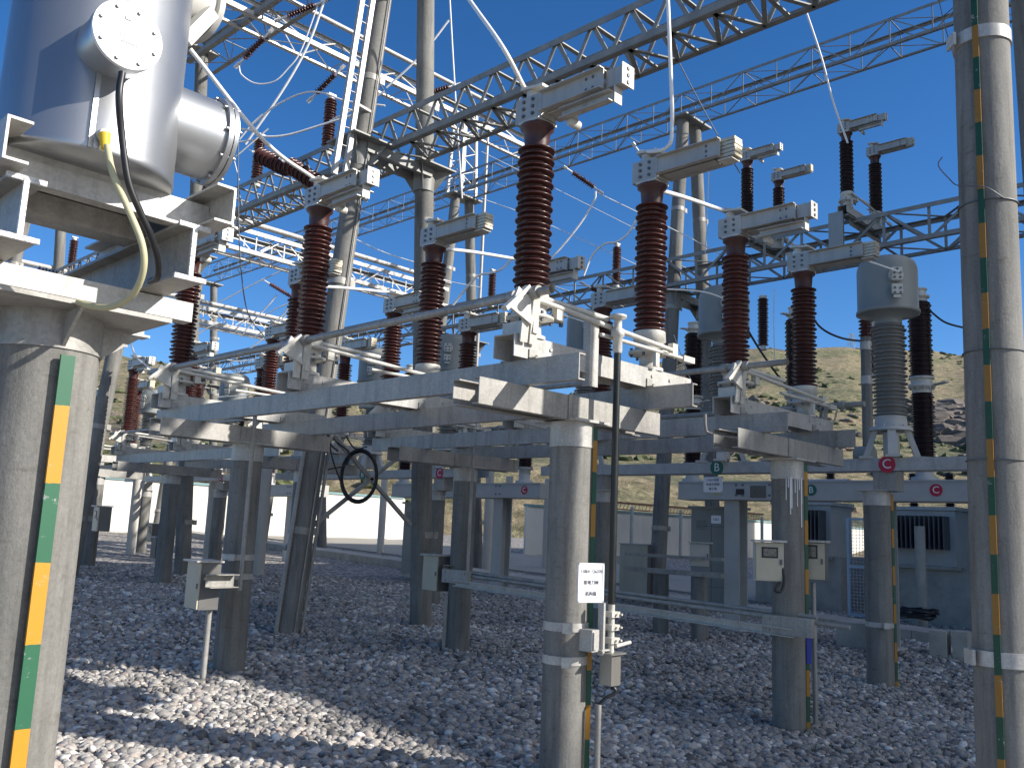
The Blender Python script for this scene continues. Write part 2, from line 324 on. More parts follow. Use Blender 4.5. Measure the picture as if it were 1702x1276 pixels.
def grid(xs, ys, zf):
    mb = MB(); nx, ny = len(xs), len(ys)
    mb.v = [(x, y, zf(x, y)) for y in ys for x in xs]
    mb.f = [(j * nx + i, j * nx + i + 1, (j + 1) * nx + i + 1, (j + 1) * nx + i) for j in range(ny - 1) for i in range(nx - 1)]
    mb.m = [0] * len(mb.f); mb.s = [True] * len(mb.f); return mb
cs = lambda *a: sorted(set(np.concatenate([np.arange(*q) for q in a]).round(3)))
gx = cs((-900, -60, 120), (-60, 0, 10), (0, 60, 2), (60, 140, 10), (140, 1500, 150))
struct("ground", grid(gx, gx, gz), 'gravel_bed')

def stones(n_try, dmin, dmax, size, sub, name, label_kind):
    import bmesh
    bm = bmesh.new(); bmesh.ops.create_icosphere(bm, subdivisions=sub, radius=1.0)
    tv = np.array([v.co[:] for v in bm.verts]); tf = np.array([[v.index for v in f.verts] for f in bm.faces]); bm.free()
    d = np.sqrt(RNG.uniform(dmin ** 2, dmax ** 2, n_try)); lat = RNG.uniform(-0.68, 0.66, n_try) * d
    fx = R[2, :2] * -1; fx = fx / np.linalg.norm(fx); rx = np.array([fx[1], -fx[0]])
    p = fx[None] * d[:, None] + rx[None] * lat[:, None]; n = len(p)
    sc = size * np.clip(RNG.lognormal(-0.05, 0.30, n), 0.45, 2.1)[:, None] * np.stack([RNG.uniform(0.8, 1.25, n), RNG.uniform(0.7, 1.0, n), RNG.uniform(0.45, 0.8, n)], 1)
    V = tv[None] * sc[:, None, :]
    V = V * (1 + 0.16 * RNG.standard_normal((n, len(tv), 1)) * (0.7 if sub > 1 else 0.9))
    tl = RNG.normal(0, 0.35, n); c, s = np.cos(tl)[:, None], np.sin(tl)[:, None]
    V = np.stack([V[..., 0] * c - V[..., 2] * s, V[..., 1], V[..., 0] * s + V[..., 2] * c], 2)
    a = RNG.uniform(0, 6.283, n); c, s = np.cos(a)[:, None], np.sin(a)[:, None]
    V = np.stack([V[..., 0] * c - V[..., 1] * s, V[..., 0] * s + V[..., 1] * c, V[..., 2]], 2)
    z = gzv(p[:, 0], p[:, 1]) + RNG.uniform(-0.006, 0.02, n)
    V += np.concatenate([p, z[:, None]], 1)[:, None, :]
    nv = len(tv); Fc = (tf[None] + (np.arange(n) * nv)[:, None, None]).reshape(-1, 3)
    me = bpy.data.meshes.new(name); me.vertices.add(n * nv); me.vertices.foreach_set("co", V.astype(np.float32).ravel())
    me.loops.add(Fc.size); me.loops.foreach_set("vertex_index", Fc.ravel().astype(np.int32))
    me.polygons.add(len(Fc)); me.polygons.foreach_set("loop_start", (np.arange(len(Fc)) * 3).astype(np.int32))
    me.polygons.foreach_set("use_smooth", np.ones(len(Fc), bool))
    me.update(calc_edges=True)
    at = me.attributes.new("tint", 'FLOAT', 'POINT'); at.data.foreach_set("value", np.repeat(np.clip(RNG.normal(0.50, 0.28, n) + 0.10 * np.sin(p[:, 0] * 1.3 + 2 * np.sin(p[:, 1] * 0.7)) + 0.07 * np.sin(p[:, 1] * 2.9 + p[:, 0]), 0, 1), nv).astype(np.float32))
    me.materials.append(M['stone'])
    o = bpy.data.objects.new(name, me); COL.objects.link(o); o["kind"] = "stuff"; o["label"] = label_kind; o["category"] = "gravel"
stones(34000, 4.0, 9.5, 0.032, 2, "gravel", "rounded grey and pinkish river pebbles covering the yard")
stones(95000, 9.4, 22, 0.036, 1, "gravel", "grey pebbles further out under the steel platforms")

def weeds():
    rg = np.random.default_rng(21); b = MB()
    spots = [(8.6, 3.7, 26, 0.5), (8.0, 3.3, 14, 0.4), (12.2, 4.2, 20, 0.6), (14.0, 5.5, 26, 1.2), (6.0, 3.1, 8, 0.4), (4.0, 6.0, 10, 0.9), (9.5, 8.0, 10, 1.5)]
    for x, y, k, sp in spots:
        for _ in range(k):
            px, py = x + rg.normal(0, sp), y + rg.normal(0, sp); z = gz(px, py)
            for _ in range(7):
                a = rg.uniform(0, 6.28); l = rg.uniform(0.03, 0.08); d = np.array([math.cos(a), math.sin(a), 0]); n = np.array([-d[1], d[0], 0]) * 0.004; p = np.array([px, py, z]) + d * 0.01
                b.add([p - n, p + n, p + d * l * 0.5 + n * 0.7 + [0, 0, l * 0.8], p + d * l * 0.5 - n * 0.7 + [0, 0, l * 0.8], p + d * l + [0, 0, l]], [(0, 1, 2, 3), (3, 2, 4)])
    o = part("weeds", b, 'weed'); o["kind"] = "stuff"; o["label"] = "tiny green weeds growing between the pebbles near the posts"; o["category"] = "weeds"
M['weed'] = mat("weed_leaf", (0.085, 0.12, 0.04), (0.055, 0.08, 0.03), 9, 0.7)
weeds()
# concrete road far in the yard, cable trench, kerbs
def slab(name, x0, x1, y0, y1, h, m, ny=8):
    mb = MB(); ys = np.linspace(y0, y1, ny + 1)
    for a, b in zip(ys[:-1], ys[1:]):
        za, zb = gz(0, a), gz(0, b); g = 0.006
        v = [(x, y, z + e) for e in (-0.3, h) for (x, y, z) in ((x0, a + g, za), (x1, a + g, za), (x1, b - g, zb), (x0, b - g, zb))]
        mb.add(v, [(3, 2, 1, 0), (4, 5, 6, 7), (0, 1, 5, 4), (1, 2, 6, 5), (2, 3, 7, 6), (3, 0, 4, 7)])
    o = struct(name, mb, m); return o
slab("road", 20.6, 28.5, 10.6, 36.4, 0.05, 'slab', 9)
slab("cable_trench", 17.0, 17.9, 3.0, 36.0, 0.20, 'kerb', 60)
slab("path", 30.0, 33.0, 26.0, 26.7, 0.05, 'slab', 2)

def hill_mat():
    m, t, b = nodes("dry_grass_hill"); g = N(t, "ShaderNodeNewGeometry")
    n = N(t, "ShaderNodeTexNoise"); n.inputs["Scale"].default_value = 0.035; n.inputs["Detail"].default_value = 9; n.inputs["Roughness"].default_value = 0.7
    n2 = N(t, "ShaderNodeTexNoise"); n2.inputs["Scale"].default_value = 0.9; n2.inputs["Detail"].default_value = 6; n2.inputs["Roughness"].default_value = 0.8
    v = N(t, "ShaderNodeTexVoronoi"); v.inputs["Scale"].default_value = 0.42
    for q in (n, n2, v): t.links.new(g.outputs["Position"], q.inputs["Vector"])
    r = ramp(t, n.outputs[0], [(0.32, (0.125, 0.14, 0.075)), (0.43, (0.235, 0.225, 0.135)), (0.50, (0.34, 0.275, 0.185)), (0.58, (0.27, 0.245, 0.15)), (0.66, (0.15, 0.165, 0.085)), (0.74, (0.32, 0.27, 0.19))])
    r2 = ramp(t, n2.outputs[0], [(0.34, (0.16, 0.17, 0.09)), (0.52, (0.52, 0.5, 0.42)), (0.66, (0.95, 0.92, 0.8))])
    mx = N(t, "ShaderNodeMix", data_type='RGBA', blend_type='OVERLAY'); mx.inputs[0].default_value = 0.75
    t.links.new(r.outputs[0], mx.inputs[6]); t.links.new(r2.outputs[0], mx.inputs[7])
    r3 = ramp(t, v.outputs["Distance"], [(0.18, (0.30, 0.36, 0.20)), (0.40, (1, 1, 1))])
    m2 = N(t, "ShaderNodeMix", data_type='RGBA', blend_type='MULTIPLY'); m2.inputs[0].default_value = 0.7
    t.links.new(mx.outputs[2], m2.inputs[6]); t.links.new(r3.outputs[0], m2.inputs[7])
    n5 = N(t, "ShaderNodeTexNoise"); n5.inputs["Scale"].default_value = 0.028; n5.inputs["Detail"].default_value = 9; n5.inputs["Roughness"].default_value = 0.72; t.links.new(g.outputs["Position"], n5.inputs["Vector"])
    r5 = ramp(t, n5.outputs[0], [(0.585, (0, 0, 0)), (0.63, (1, 1, 1))])
    m5 = N(t, "ShaderNodeMix", data_type='RGBA'); m5.inputs[7].default_value = (0.115, 0.095, 0.08, 1); t.links.new(r5.outputs[0], m5.inputs[0]); t.links.new(m2.outputs[2], m5.inputs[6]); m2 = m5
    sp = N(t, "ShaderNodeSeparateXYZ"); t.links.new(g.outputs["True Normal"], sp.inputs[0])
    r4 = ramp(t, sp.outputs[2], [(0.55, (1, 1, 1)), (0.74, (0, 0, 0))])
    m3 = N(t, "ShaderNodeMix", data_type='RGBA'); m3.inputs[7].default_value = (0.30, 0.205, 0.125, 1)
    t.links.new(r4.outputs[0], m3.inputs[0]); t.links.new(m2.outputs[2], m3.inputs[6])
    t.links.new(m3.outputs[2], b.inputs["Base Color"]); b.inputs["Roughness"].default_value = 0.95
    bp = N(t, "ShaderNodeBump"); bp.inputs["Strength"].default_value = 1.0; bp.inputs["Distance"].default_value = 1.2
    t.links.new(n2.outputs[0], bp.inputs["Height"]); t.links.new(bp.outputs[0], b.inputs["Normal"]); return m
M['hill'] = hill_mat(); M['shrub'] = mat('shrub', (0.105, 0.115, 0.05), (0.06, 0.072, 0.032), 1.5, 0.9); M['dark_rock'] = mat('dark_rock', (0.15, 0.125, 0.10), (0.085, 0.07, 0.06), 0.8, 0.9); M['rock'] = mat('rock', (0.20, 0.165, 0.13), (0.11, 0.09, 0.075), 1.2, 0.9)
def hills():
    # skyline heights seen over the wall, by compass bearing from the yard; the slope has real depth (75 to 420 m)
    sky_px = [(-600, 560), (0, 580), (200, 596), (300, 612), (430, 642), (520, 664), (620, 682), (800, 682), (900, 668), (960, 652), (1003, 642), (1080, 612), (1140, 596), (1220, 580), (1300, 582), (1400, 586), (1500, 590), (1620, 596), (1800, 590), (2600, 560)]
    xs = [p[0] for p in sky_px]; az = []; el = []
    for p in sky_px:
        d = ray(*p); az.append(math.atan2(d[0], d[1])); el.append(d[2] / math.hypot(d[0], d[1]))
    A = np.linspace(az[0], az[-1], 640); E = np.interp(A, az, el)
    rs = np.concatenate([np.linspace(62, 110, 40), np.linspace(112, 300, 110), np.linspace(310, 520, 12)])
    ph = RNG.uniform(0, 6.28, 40); fr = np.concatenate([RNG.uniform(0.02, 0.22, 22), RNG.uniform(0.25, 0.9, 18)]); th = RNG.uniform(0, 6.28, 40); am = 0.045 / fr ** 0.8
    mb = MB()
    for r in rs:
        s = np.clip((r - 66) / (285 - 66), 0, 1); s = s * s * (3 - 2 * s) * 0.45 + s * 0.55
        top = CAMH + E * 285 + 0.9 * np.sin(A * 61 + 1) * np.sin(A * 23) + 0.22 * np.sin(A * 151 + 2)
        X, Y = r * np.sin(A), r * np.cos(A)
        nz = sum(a * np.sin((X * np.cos(t) + Y * np.sin(t)) * f + p) for a, f, t, p in zip(am, fr, th, ph)) * 0.55
        bank = np.clip((r - 70) / 14, 0, 1) * 5.5 * np.exp(-((A - np.interp(700, [0, 851, 1702], [az[1], math.atan2(*ray(851, 850)[:2]), math.atan2(*ray(1702, 850)[:2])])) / 0.3) ** 2)
        z = 0.6 + (top - 0.6) * s + nz * (0.15 + 0.85 * s) * np.clip((r - 62) / 40, 0, 1) + bank * (1 - s)
        if r > 285: z = z - (r - 285) * 0.12
        mb.v += list(zip(X, Y, z))
    n = len(A)
    mb.f = [(j * n + i, (j + 1) * n + i, (j + 1) * n + i + 1, j * n + i + 1) for j in range(len(rs) - 1) for i in range(n - 1)]
    mb.f = [f[::-1] for f in mb.f]; mb.m = [0] * len(mb.f); mb.s = [True] * len(mb.f)
    struct("hills", mb, 'hill')
    V = np.array(mb.v).reshape(len(rs), n, 3); return V
HV = hills()
def blobs(name, label, m, count, smin, smax, flat, clus, seed, jit, rlo=10):
    import bmesh
    rg = np.random.default_rng(seed); bm = bmesh.new(); bmesh.ops.create_icosphere(bm, subdivisions=2, radius=1.0)
    tv = np.array([v.co[:] for v in bm.verts]); tf = np.array([[v.index for v in f.verts] for f in bm.faces]); bm.free()
    i = rg.integers(rlo, HV.shape[0] - 14, count * 6); j = rg.integers(0, HV.shape[1] - 1, count * 6); P = HV[i, j] + (HV[i + 1, j] - HV[i, j]) * rg.random((len(i), 1)) + (HV[i, j + 1] - HV[i, j]) * rg.random((len(i), 1))
    f = np.sin(P[:, 0] * 0.055 + 1.3 * np.sin(P[:, 1] * 0.041)) + np.sin(P[:, 1] * 0.073 + seed) * 0.8 + 0.7 * np.sin(P[:, 2] * 0.5 + P[:, 0] * 0.02)
    P = P[f + rg.normal(0, 0.5, len(f)) > clus][:count]; k = len(P)
    sz = rg.uniform(smin, smax, (k, 1, 1)) * rg.uniform(0.7, 1.3, (k, 1, 3)) * np.array([1, 1, flat])
    Q = tv[None] * (1 + jit * rg.standard_normal((k, len(tv), 1))) * sz + P[:, None, :]
    b = MB(); b.v = [tuple(v) for v in Q.reshape(-1, 3)]; b.f = [tuple(q) for q in (tf[None] + (np.arange(k) * len(tv))[:, None, None]).reshape(-1, 3)]
    b.m = [0] * len(b.f); b.s = [False] * len(b.f); o = part(name, b, m); o["kind"] = "stuff"; o["label"] = label; o["category"] = name
blobs("shrubs", "low dark green shrubs scattered over the dry hillside", 'shrub', 1500, 0.35, 1.1, 0.6, 0.55, 3, 0.22)
def outcrop():
    import bmesh
    rg = np.random.default_rng(5); P = HV[20:-14].reshape(-1, 3); c = (P - CAM) @ R.T; px = PX + F * c[:, 0] / -c[:, 2]; py = PY - F * c[:, 1] / -c[:, 2]
    k = (px > 1520) & (px < 1640) & (py > 672) & (py < 742) & (py < 700 + (px - 1520) * 0.5); P = P[k]; P = P[rg.permutation(len(P))[:110]]
    bm = bmesh.new(); bmesh.ops.create_icosphere(bm, subdivisions=2, radius=1.0); tv = np.array([v.co[:] for v in bm.verts]); tf = [[v.index for v in f.verts] for f in bm.faces]; bm.free(); b = MB()
    for p in P: b.add(tv * (1 + 0.16 * rg.standard_normal((len(tv), 1))) * rg.uniform(0.8, 2.4) * np.array([1.3, 1.3, 0.7]) + p - np.array([0, 0, 0.3]), tf)
    o = part("rock_outcrop", b, 'dark_rock'); o["kind"] = "stuff"; o["label"] = "dark broken rock outcrop on the hillside by the right column"; o["category"] = "rocks"
outcrop()
blobs("rocks", "small brown rocks scattered over the dry hillside", 'rock', 420, 0.3, 1.2, 0.55, 0.9, 11, 0.2)

def wall(label, x0, x1, y, h, along='x'):
    g = gz(0, y); t = thing("boundary_wall", label, "wall", (x0, y, g))
    L = x1 - x0; b = MB(); b.box((L / 2, 0.12, h / 2 - 0.2), (L, 0.24, h + 0.4), 0)
    part("wall_face", b, 'wall', t); b = MB()
    k = int(L / 3.2)
    for i in range(k + 1): b.box((i * L / k, -0.004, h / 2 - 0.15), (0.30, 0.012, h + 0.3))
    part("pier", b, 'wall', t); b = MB(); b.box((L / 2, 0.12, h + 0.05), (L + 0.1, 0.36, 0.10)); part("coping", b, 'coping', t)
wall("long white rendered yard wall with teal coping, sunlit behind the left posts", -30, 30, 37, 2.1)
wall("shaded white wall with teal coping behind the grey cabinets", 29.0, 90, 27, 2.1)

# ------------------------------------------------------------ shared part meshes
_c = {}
def insul(L, r, n, core=0.62, segs=32, key='brown'):
    k = (L, r, n, key, segs)
    if k not in _c:
        pr = [(r * core, 0)]; p = L / n
        for i in range(n):
            R0 = r * (1.0 if i % 2 == 0 else 0.90); z = i * p; c = r * core
            pr += [(c, z + 0.06 * p), (c * 1.06, z + 0.16 * p), (R0 * 0.93, z + 0.20 * p), (R0 * 0.985, z + 0.24 * p), (R0, z + 0.34 * p), (R0 * 0.98, z + 0.44 * p), (R0 * 0.90, z + 0.52 * p), (c + (R0 - c) * 0.35, z + 0.68 * p), (c, z + 0.82 * p)]
        pr.append((r * core, L)); _c[k] = MB().lathe(pr, segs).mesh("insulator", key)
    return _c[k]

# ------------------------------------------------------------ disconnector (one phase, two columns)
def make_arm(kind):
    """contact arm pointing along -Y, origin on the column axis at the arm's underside"""
    b = MB()
    b.box((0, 0.02, 0.095), (0.165, 0.26, 0.19), 0)
    b.prof(chan(0.05, 0.155, 0.008), (-0.072, -0.111, 0.10), (-0.072, -0.86, 0.10), 0, (0, 0, 1))
    b.prof(mirr(chan(0.05, 0.155, 0.008)), (0.072, -0.111, 0.10), (0.072, -0.86, 0.10), 0, (0, 0, 1))
    b.box((0, -0.49, 0.1785), (0.10, 0.70, 0.006), 0)
    b.box((0, -0.47, 0.0185), (0.10, 0.62, 0.006), 0)
    if kind == 'a':
        b.box((0, -0.955, 0.10), (0.10, 0.185, 0.13), 0); b.box((0.0, -1.055, 0.10), (0.13, 0.014, 0.155), 1)
        b.prof(chan(0.05, 0.075, 0.007), (-0.06, -0.36, -0.05), (-0.06, -0.96, -0.05), 0); b.box((-0.02, -0.97, -0.03), (0.08, 0.012, 0.12), 1)
        b.box((0.0, -0.40, -0.04), (0.10, 0.06, 0.09), 1); b.cyl((-0.05, -0.43, -0.10), (0.06, -0.43, -0.10), 0.035, n=12, m=1)
    else:
        for i in range(5): b.box((0.0, -0.925, 0.035 + i * 0.032), (0.115, 0.17 + (i % 2) * 0.008, 0.026), 2)
        b.box((0.0, -0.90, 0.006), (0.12, 0.16, 0.012), 1)
    for sx in (-1, 1):
        b.bolts((sx * 0.0825, 0.02, 0.10), (sx, 0, 0), [(i, j) for i in (-0.045, 0.045) for j in (-0.055, 0, 0.055)], 0.014, 0.012, 3)
        b.bolts((sx * 0.072, -0.70, 0.10), (sx, 0, 0), [(i, j) for i in ((-0.04, 0.04) if kind == 'a' else (0,)) for j in ((-0.04, 0.04) if kind == 'a' else (-0.045, 0, 0.045))], 0.014, 0.012, 3)
    if kind == 'a': b.bolts((0, -1.062, 0.10), (0, -1, 0), [(0, -0.05), (0, 0), (0, 0.05)], 0.016, 0.01, 3)
    b.box((0, 0.0, -0.012), (0.20, 0.20, 0.02), 1)
    kf = 0.75 if kind == 'a' else 0.79
    b.v = [(x, y if y > -0.11 else -0.11 + (y + 0.11) * kf, z) for x, y, z in b.v]
    return b.mesh("contact_arm", ['arm', 'white_cast', 'contact', 'bolt'])
ARM_A, ARM_B = make_arm('a'), make_arm('b')
SP = 1.45; ZI0, ZI1 = 0.49, 1.60
def bearing_mesh():
    b = MB(); b.lathe([(0.115, 0.16), (0.115, 0.185), (0.085, 0.195), (0.08, 0.29), (0.172, 0.30), (0.172, 0.322), (0.12, 0.332), (0.118, 0.40), (0.135, 0.41), (0.13, 0.49)], 28)
    b.box((0.15, -0.13, 0.36), (0.07, 0.05, 0.09)); b.box((-0.10, -0.14, 0.24), (0.05, 0.03, 0.13))
    for i in range(6):
        a = i * 1.047 + 0.3; p = Vector((0.15 * math.cos(a), 0.15 * math.sin(a), 0.275)); b.cyl(p, p + Vector((0, 0, 0.075)), 0.012, n=6, m=1)
    b.bar((0.08, 0, 0.345), (0.30, -0.04, 0.345), 0.05, 0.022); b.cyl((0.29, -0.04, 0.31), (0.29, -0.04, 0.38), 0.016, n=8, m=1)
    return b.mesh("bearing", ['white_cast', 'bolt'])
def cap_mesh():
    return MB().lathe([(0.088, 1.595), (0.092, 1.64), (0.098, 1.72), (0.125, 1.74), (0.125, 1.762)], 24).mesh("metal_cap", 'cap_brown')
def term_mesh():
    b = MB(); b.cyl((0, 0.06, 0.19), (0, 0.06, 0.265), 0.045, n=16); b.box((0.02, 0.02, 0.275), (0.16, 0.22, 0.02), 0, Matrix.Rotation(0.12, 3, 'X'))
    b.bolts((0.02, 0.0, 0.285), (0, 0, 1), [(-0.04, -0.04), (0.04, -0.04), (-0.04, 0.03), (0.04, 0.03)], 0.013, 0.012)
    b.cyl((0.02, 0.06, 0.29), (0.02, 0.14, 0.32), 0.028, n=12); return b.mesh("terminal_clamp", 'white_cast')
def base_mesh():
    b = MB(); x0, x1 = -0.25, 1.92; t = 0.010
    b.prof([(-0.10, 0), (-0.10, 0.16), (0.10, 0.16), (0.10, 0), (0.10 - t, 0), (0.10 - t, 0.16 - t), (-0.10 + t, 0.16 - t), (-0.10 + t, 0)], (x0, 0, 0), (x1, 0, 0))
    b.bolts((0.0, -0.10, 0.07), (0, -1, 0), [(-0.12, 0.03), (0.1, 0.03), (-1.35, 0.03), (-1.6, 0.03)], 0.014, 0.01)
    return b.mesh("base_channel", 'steel_bright')
BEAR, CAPM, TERM, BASE = bearing_mesh(), cap_mesh(), term_mesh(), base_mesh()
def make_disc(label, loc, group, porcelain='brown', earth=True):
    t = thing("disconnector", label, "disconnector", loc, 0, group)
    part("base_channel", BASE, None, t)
    for k, x in enumerate((0, SP)):
        part("bearing", BEAR, None, t, (x, 0, 0))
        part("insulator", insul(ZI1 - ZI0, 0.138, 25, 0.60, key=porcelain), None, t, (x, 0, ZI0))
        part("metal_cap", CAPM, None, t, (x, 0, 0))
        part("contact_arm", (ARM_A, ARM_B)[k], None, t, (x, 0, 1.79))
        part("terminal_clamp", TERM, None, t, (x, 0, 1.79))
    b = MB(); b.cyl((-0.12, -0.14, 0.42), (1.52, -0.17, 0.335), 0.020, n=12); b.cyl((0.62, -0.15, 0.30), (1.72, -0.15, 0.30), 0.016, n=10)
    b.box((1.78, -0.15, 0.30), (0.16, 0.05, 0.05)); b.cyl((0.02, -0.06, 0.47), (0.72, -0.13, 0.44), 0.022, n=12)
    part("link_rod", b, 'white_cast', t)
    if earth:
        b = MB()
        for sx in (-0.19, -0.10):
            b.bar((sx, -0.125, 0.10), (sx - 0.02, -0.17, 0.42), 0.07, 0.012, 0, (0, 1, 0))
        b.add([(-0.36, -0.14, 0.30), (-0.30, -0.145, 0.46), (-0.19, -0.15, 0.40), (-0.16, -0.15, 0.22), (-0.36, -0.165, 0.30), (-0.30, -0.17, 0.46), (-0.19, -0.175, 0.40), (-0.16, -0.175, 0.22)],
              [(0, 1, 2, 3), (7, 6, 5, 4), (0, 4, 5, 1), (1, 5, 6, 2), (2, 6, 7, 3), (3, 7, 4, 0)])
        b.bar((-0.42, -0.16, 0.28), (-0.20, -0.16, 0.48), 0.05, 0.03, 0)
        b.box((-0.12, -0.02, 0.205), (0.16, 0.18, 0.09), 0)
        part("earthing_lever", b, 'white_cast', t)
    return t

# ------------------------------------------------------------ concrete post
def make_post(label, x, y, top, r=0.16, strip=None, group="concrete support posts", pipe=None, cap=0.18, clamps=()):
    g = gz(x, y); t = thing("concrete_post", label, "post", (x, y, g), 0, group); H = top - g
    b = MB(); b.lathe([(r * 1.02, -0.4), (r * 1.01, 0.3), (r, H - cap - 0.004)], 32)
    part("shaft", b, 'concrete', t)
    b = MB(); b.lathe([(r * 1.03, H - cap), (r * 1.03, H)], 32); b.lathe([(r * 1.045, H - cap - 0.006), (r * 1.045, H - cap + 0.012)], 32)
    b.box((0, 0, H + 0.004), (0.40, 0.40, 0.018)); part("steel_cap", b, 'steel_bright', t)
    if strip is not None:
        a = strip; c, s = math.cos(a), math.sin(a); q = r * 1.05 + 0.010
        b = MB(); b.bar((c * q, s * q, -0.1), (c * q, s * q, H - 0.03), 0.034, 0.010, 0, (math.cos(-2.3), math.sin(-2.3), 0)); part("earthing_bar", b, 'strip_small', t)
    for z in clamps:
        b = MB(); b.lathe([(r * 1.045, z - 0.03), (r * 1.045, z + 0.03)], 32)
        b.box((-0.72 * r - 0.04, -0.72 * r - 0.03, z), (0.05, 0.07, 0.07), 0, Matrix.Rotation(0.75, 3, 'Z')); part("clamp_band", b, 'steel_bright', t)
    if pipe is not None:
        c, s = math.cos(pipe[0]), math.sin(pipe[0]); q = r + pipe[1] + 0.02
        b = MB(); b.cyl((c * q, s * q, -0.2), (c * q, s * q, pipe[2]), pipe[1], n=12); part("conduit", b, 'steel', t)
    return t
CAMDIR = math.atan2(-0.69, -0.706)

# ------------------------------------------------------------ steel platform (two long channels on two cross channels)
def make_platform(label, xf, xr, y0, y1, crosses, zc, group="steel disconnector platforms"):
    t = thing("steel_platform", label, "steel platform", (xf, y0, 0), 0, group)
    zb = zc + 0.18
    b = MB(); b.prof(chan(0.065, 0.178), (0, 0, zb + 0.09), (0, y1 - y0, zb + 0.09)); part("long_channel", b, 'steel', t)
    for o in t.children: pass
    b = MB(); b.prof(chan(0.065, 0.178), (xr - xf, 0.02, zb + 0.09), (xr - xf, y1 - y0 + 0.05, zb + 0.09)); part("long_channel", b, 'steel', t)
    for yq in PH:
        for xq in (0.03, xr - xf + 0.03):
            yy = yq - y0 + (0.16 if y0 > 3.75 else 0.0)
            for e in (-1, 1):
                b = MB()
                b.box((xq, yy + e * 0.135, zb + 0.184), (0.075, 0.07, 0.010)); b.box((xq, yy + e * 0.106, zb + 0.215), (0.075, 0.010, 0.07)); b.cyl((xq, yy + e * 0.145, zb + 0.16), (xq, yy + e * 0.145, zb + 0.205), 0.011, n=6)
                part("clip_angle", b, 'steel', t)
    for yc in crosses:
        for dy, mm in ((-0.13, 0), (0.13, 1)):
            b = MB(); p = chan(0.065, 0.178, 0.009) if mm else mirr(chan(0.065, 0.178, 0.009))
            b.prof(p if mm else p, (-0.42, yc + dy - y0, zc + 0.09), (xr - xf + 0.25, yc + dy - y0, zc + 0.09), 0)
            part("cross_channel", b, 'steel', t)
        b = MB(); b.box(((xr - xf) * 0.36, yc - y0 - 0.135, zc + 0.09), (0.05, 0.012, 0.18)); b.box(((xr - xf) / 2, yc - y0, zc + 0.0), (0.42, 0.2, 0.012))
        part("stiffener", b, 'steel', t)
    return t

PH = [4.25, 7.06, 9.66]
ordn = ["nearest", "middle", "farthest"]
BAY = 8.6
plat_desc = {(0, 0): "the front platform above the white sign", (1, 0): "the shaded platform over the meter box",
             (0, 1): "the first platform beyond the ladder", (1, 1): "the second platform beyond the ladder",
             (0, 2): "the small remote platform at left", (1, 2): "the small remote platform left of centre"}
U = [(4.50, 4.40, 5.78, 3.70, 9.92, 5.08, (4.32, 8.98)), (7.60, 7.52, 9.02, 3.83, 10.02, 8.27, (4.22, 9.00))]
ZC = 2.45
protos = {}
for ui, (xa, xf, xr, y0, y1, xp, yp) in enumerate(U):
    dy0 = 0.0 if ui == 0 else 0.16
    protos[('plat', ui)] = make_platform(("front" if ui == 0 else "shaded") + " galvanised channel platform carrying " + ("the sunlit brown disconnectors in front" if ui == 0 else "the shaded disconnectors over the meter box post"), xf, xr, y0, y1, yp, ZC)
    for k in range(3):
        lab = f"brown two-column disconnector, {ordn[k]} of three on {plat_desc[(ui, 0)]}"
        protos[('disc', ui, k)] = make_disc(lab, (xa, PH[k] + dy0, ZC + 0.36), "brown two-column disconnectors")
    # earthing shaft along the platform
    ys = -0.02 if ui == 0 else -0.30
    b = MB(); b.cyl((0, ys, 0), (0, 6.15, 0), 0.030, n=16, cap=False); b.cyl((0, 6.15, 0), (0, ys, 0), 0.024, n=16, cap=False)
    for k in range(3):
        for q in (0.12, 0.34): b.cyl((0, PH[k] - 4.25 + q - 0.03, 0), (0, PH[k] - 4.25 + q + 0.03, 0), 0.046, n=16)
    protos[('shaft', ui)] = solo("earthing_shaft", b, 'steel', "long galvanised pipe shaft running across " + ("the front platform past the brown insulators" if ui == 0 else "the shaded platform behind the black rod"), "shaft", "earthing shafts", (xa - 0.17, 3.92 + dy0, ZC + 0.36 + 0.44))
    if ui == 0:
        make_post("round grey concrete post with white sign and yellow green bar, nearest in the middle", xp, yp[0], ZC, 0.158, strip=-1.0, clamps=(0.86, 1.09))
        make_post("concrete post with dappled sun and cream box at its left", xp - 0.03, yp[1], ZC, 0.165, clamps=(1.0, 1.2))
    else:
        make_post("shaded concrete post with white drips, meter box and blue painted bar", xp, yp[0], ZC - 0.02, 0.155, strip=-1.2, clamps=())
        mp = [o for o in COL.objects if o.get("label", "").startswith("shaded concrete post with white drips")][0]
        b = MB()
        for a, l in ((-2.75, 0.22), (-2.62, 0.10), (-2.5, 0.36), (-2.42, 0.30), (-2.2, 0.15), (-2.05, 0.28), (-1.9, 0.12), (-1.72, 0.48), (-1.66, 0.25)):
            c, q = math.cos(a) * 0.1565, math.sin(a) * 0.1565; z = ZC - 0.02 - gz(xp, yp[0]) - 0.17; b.tube([(c, q, z), (c * 0.999, q * 0.999, z - l * 0.5), (c, q, z - l)], 0.004 if l < 0.3 else 0.006, 6)
        part("paint_drip", b, 'white', mp)
        b = MB(); c, q = math.cos(-1.2), math.sin(-1.2); b.bar((c * 0.184, q * 0.184, 0.62), (c * 0.184, q * 0.184, 0.86), 0.05, 0.016, 0, (math.cos(-2.3), math.sin(-2.3), 0)); part("blue_band", b, 'blue', mp)
        make_post("dark concrete post with a cream box at its left, left of the sign post", xp + 0.1, yp[1], ZC, 0.155, pipe=(2.8, 0.022, 0.7))
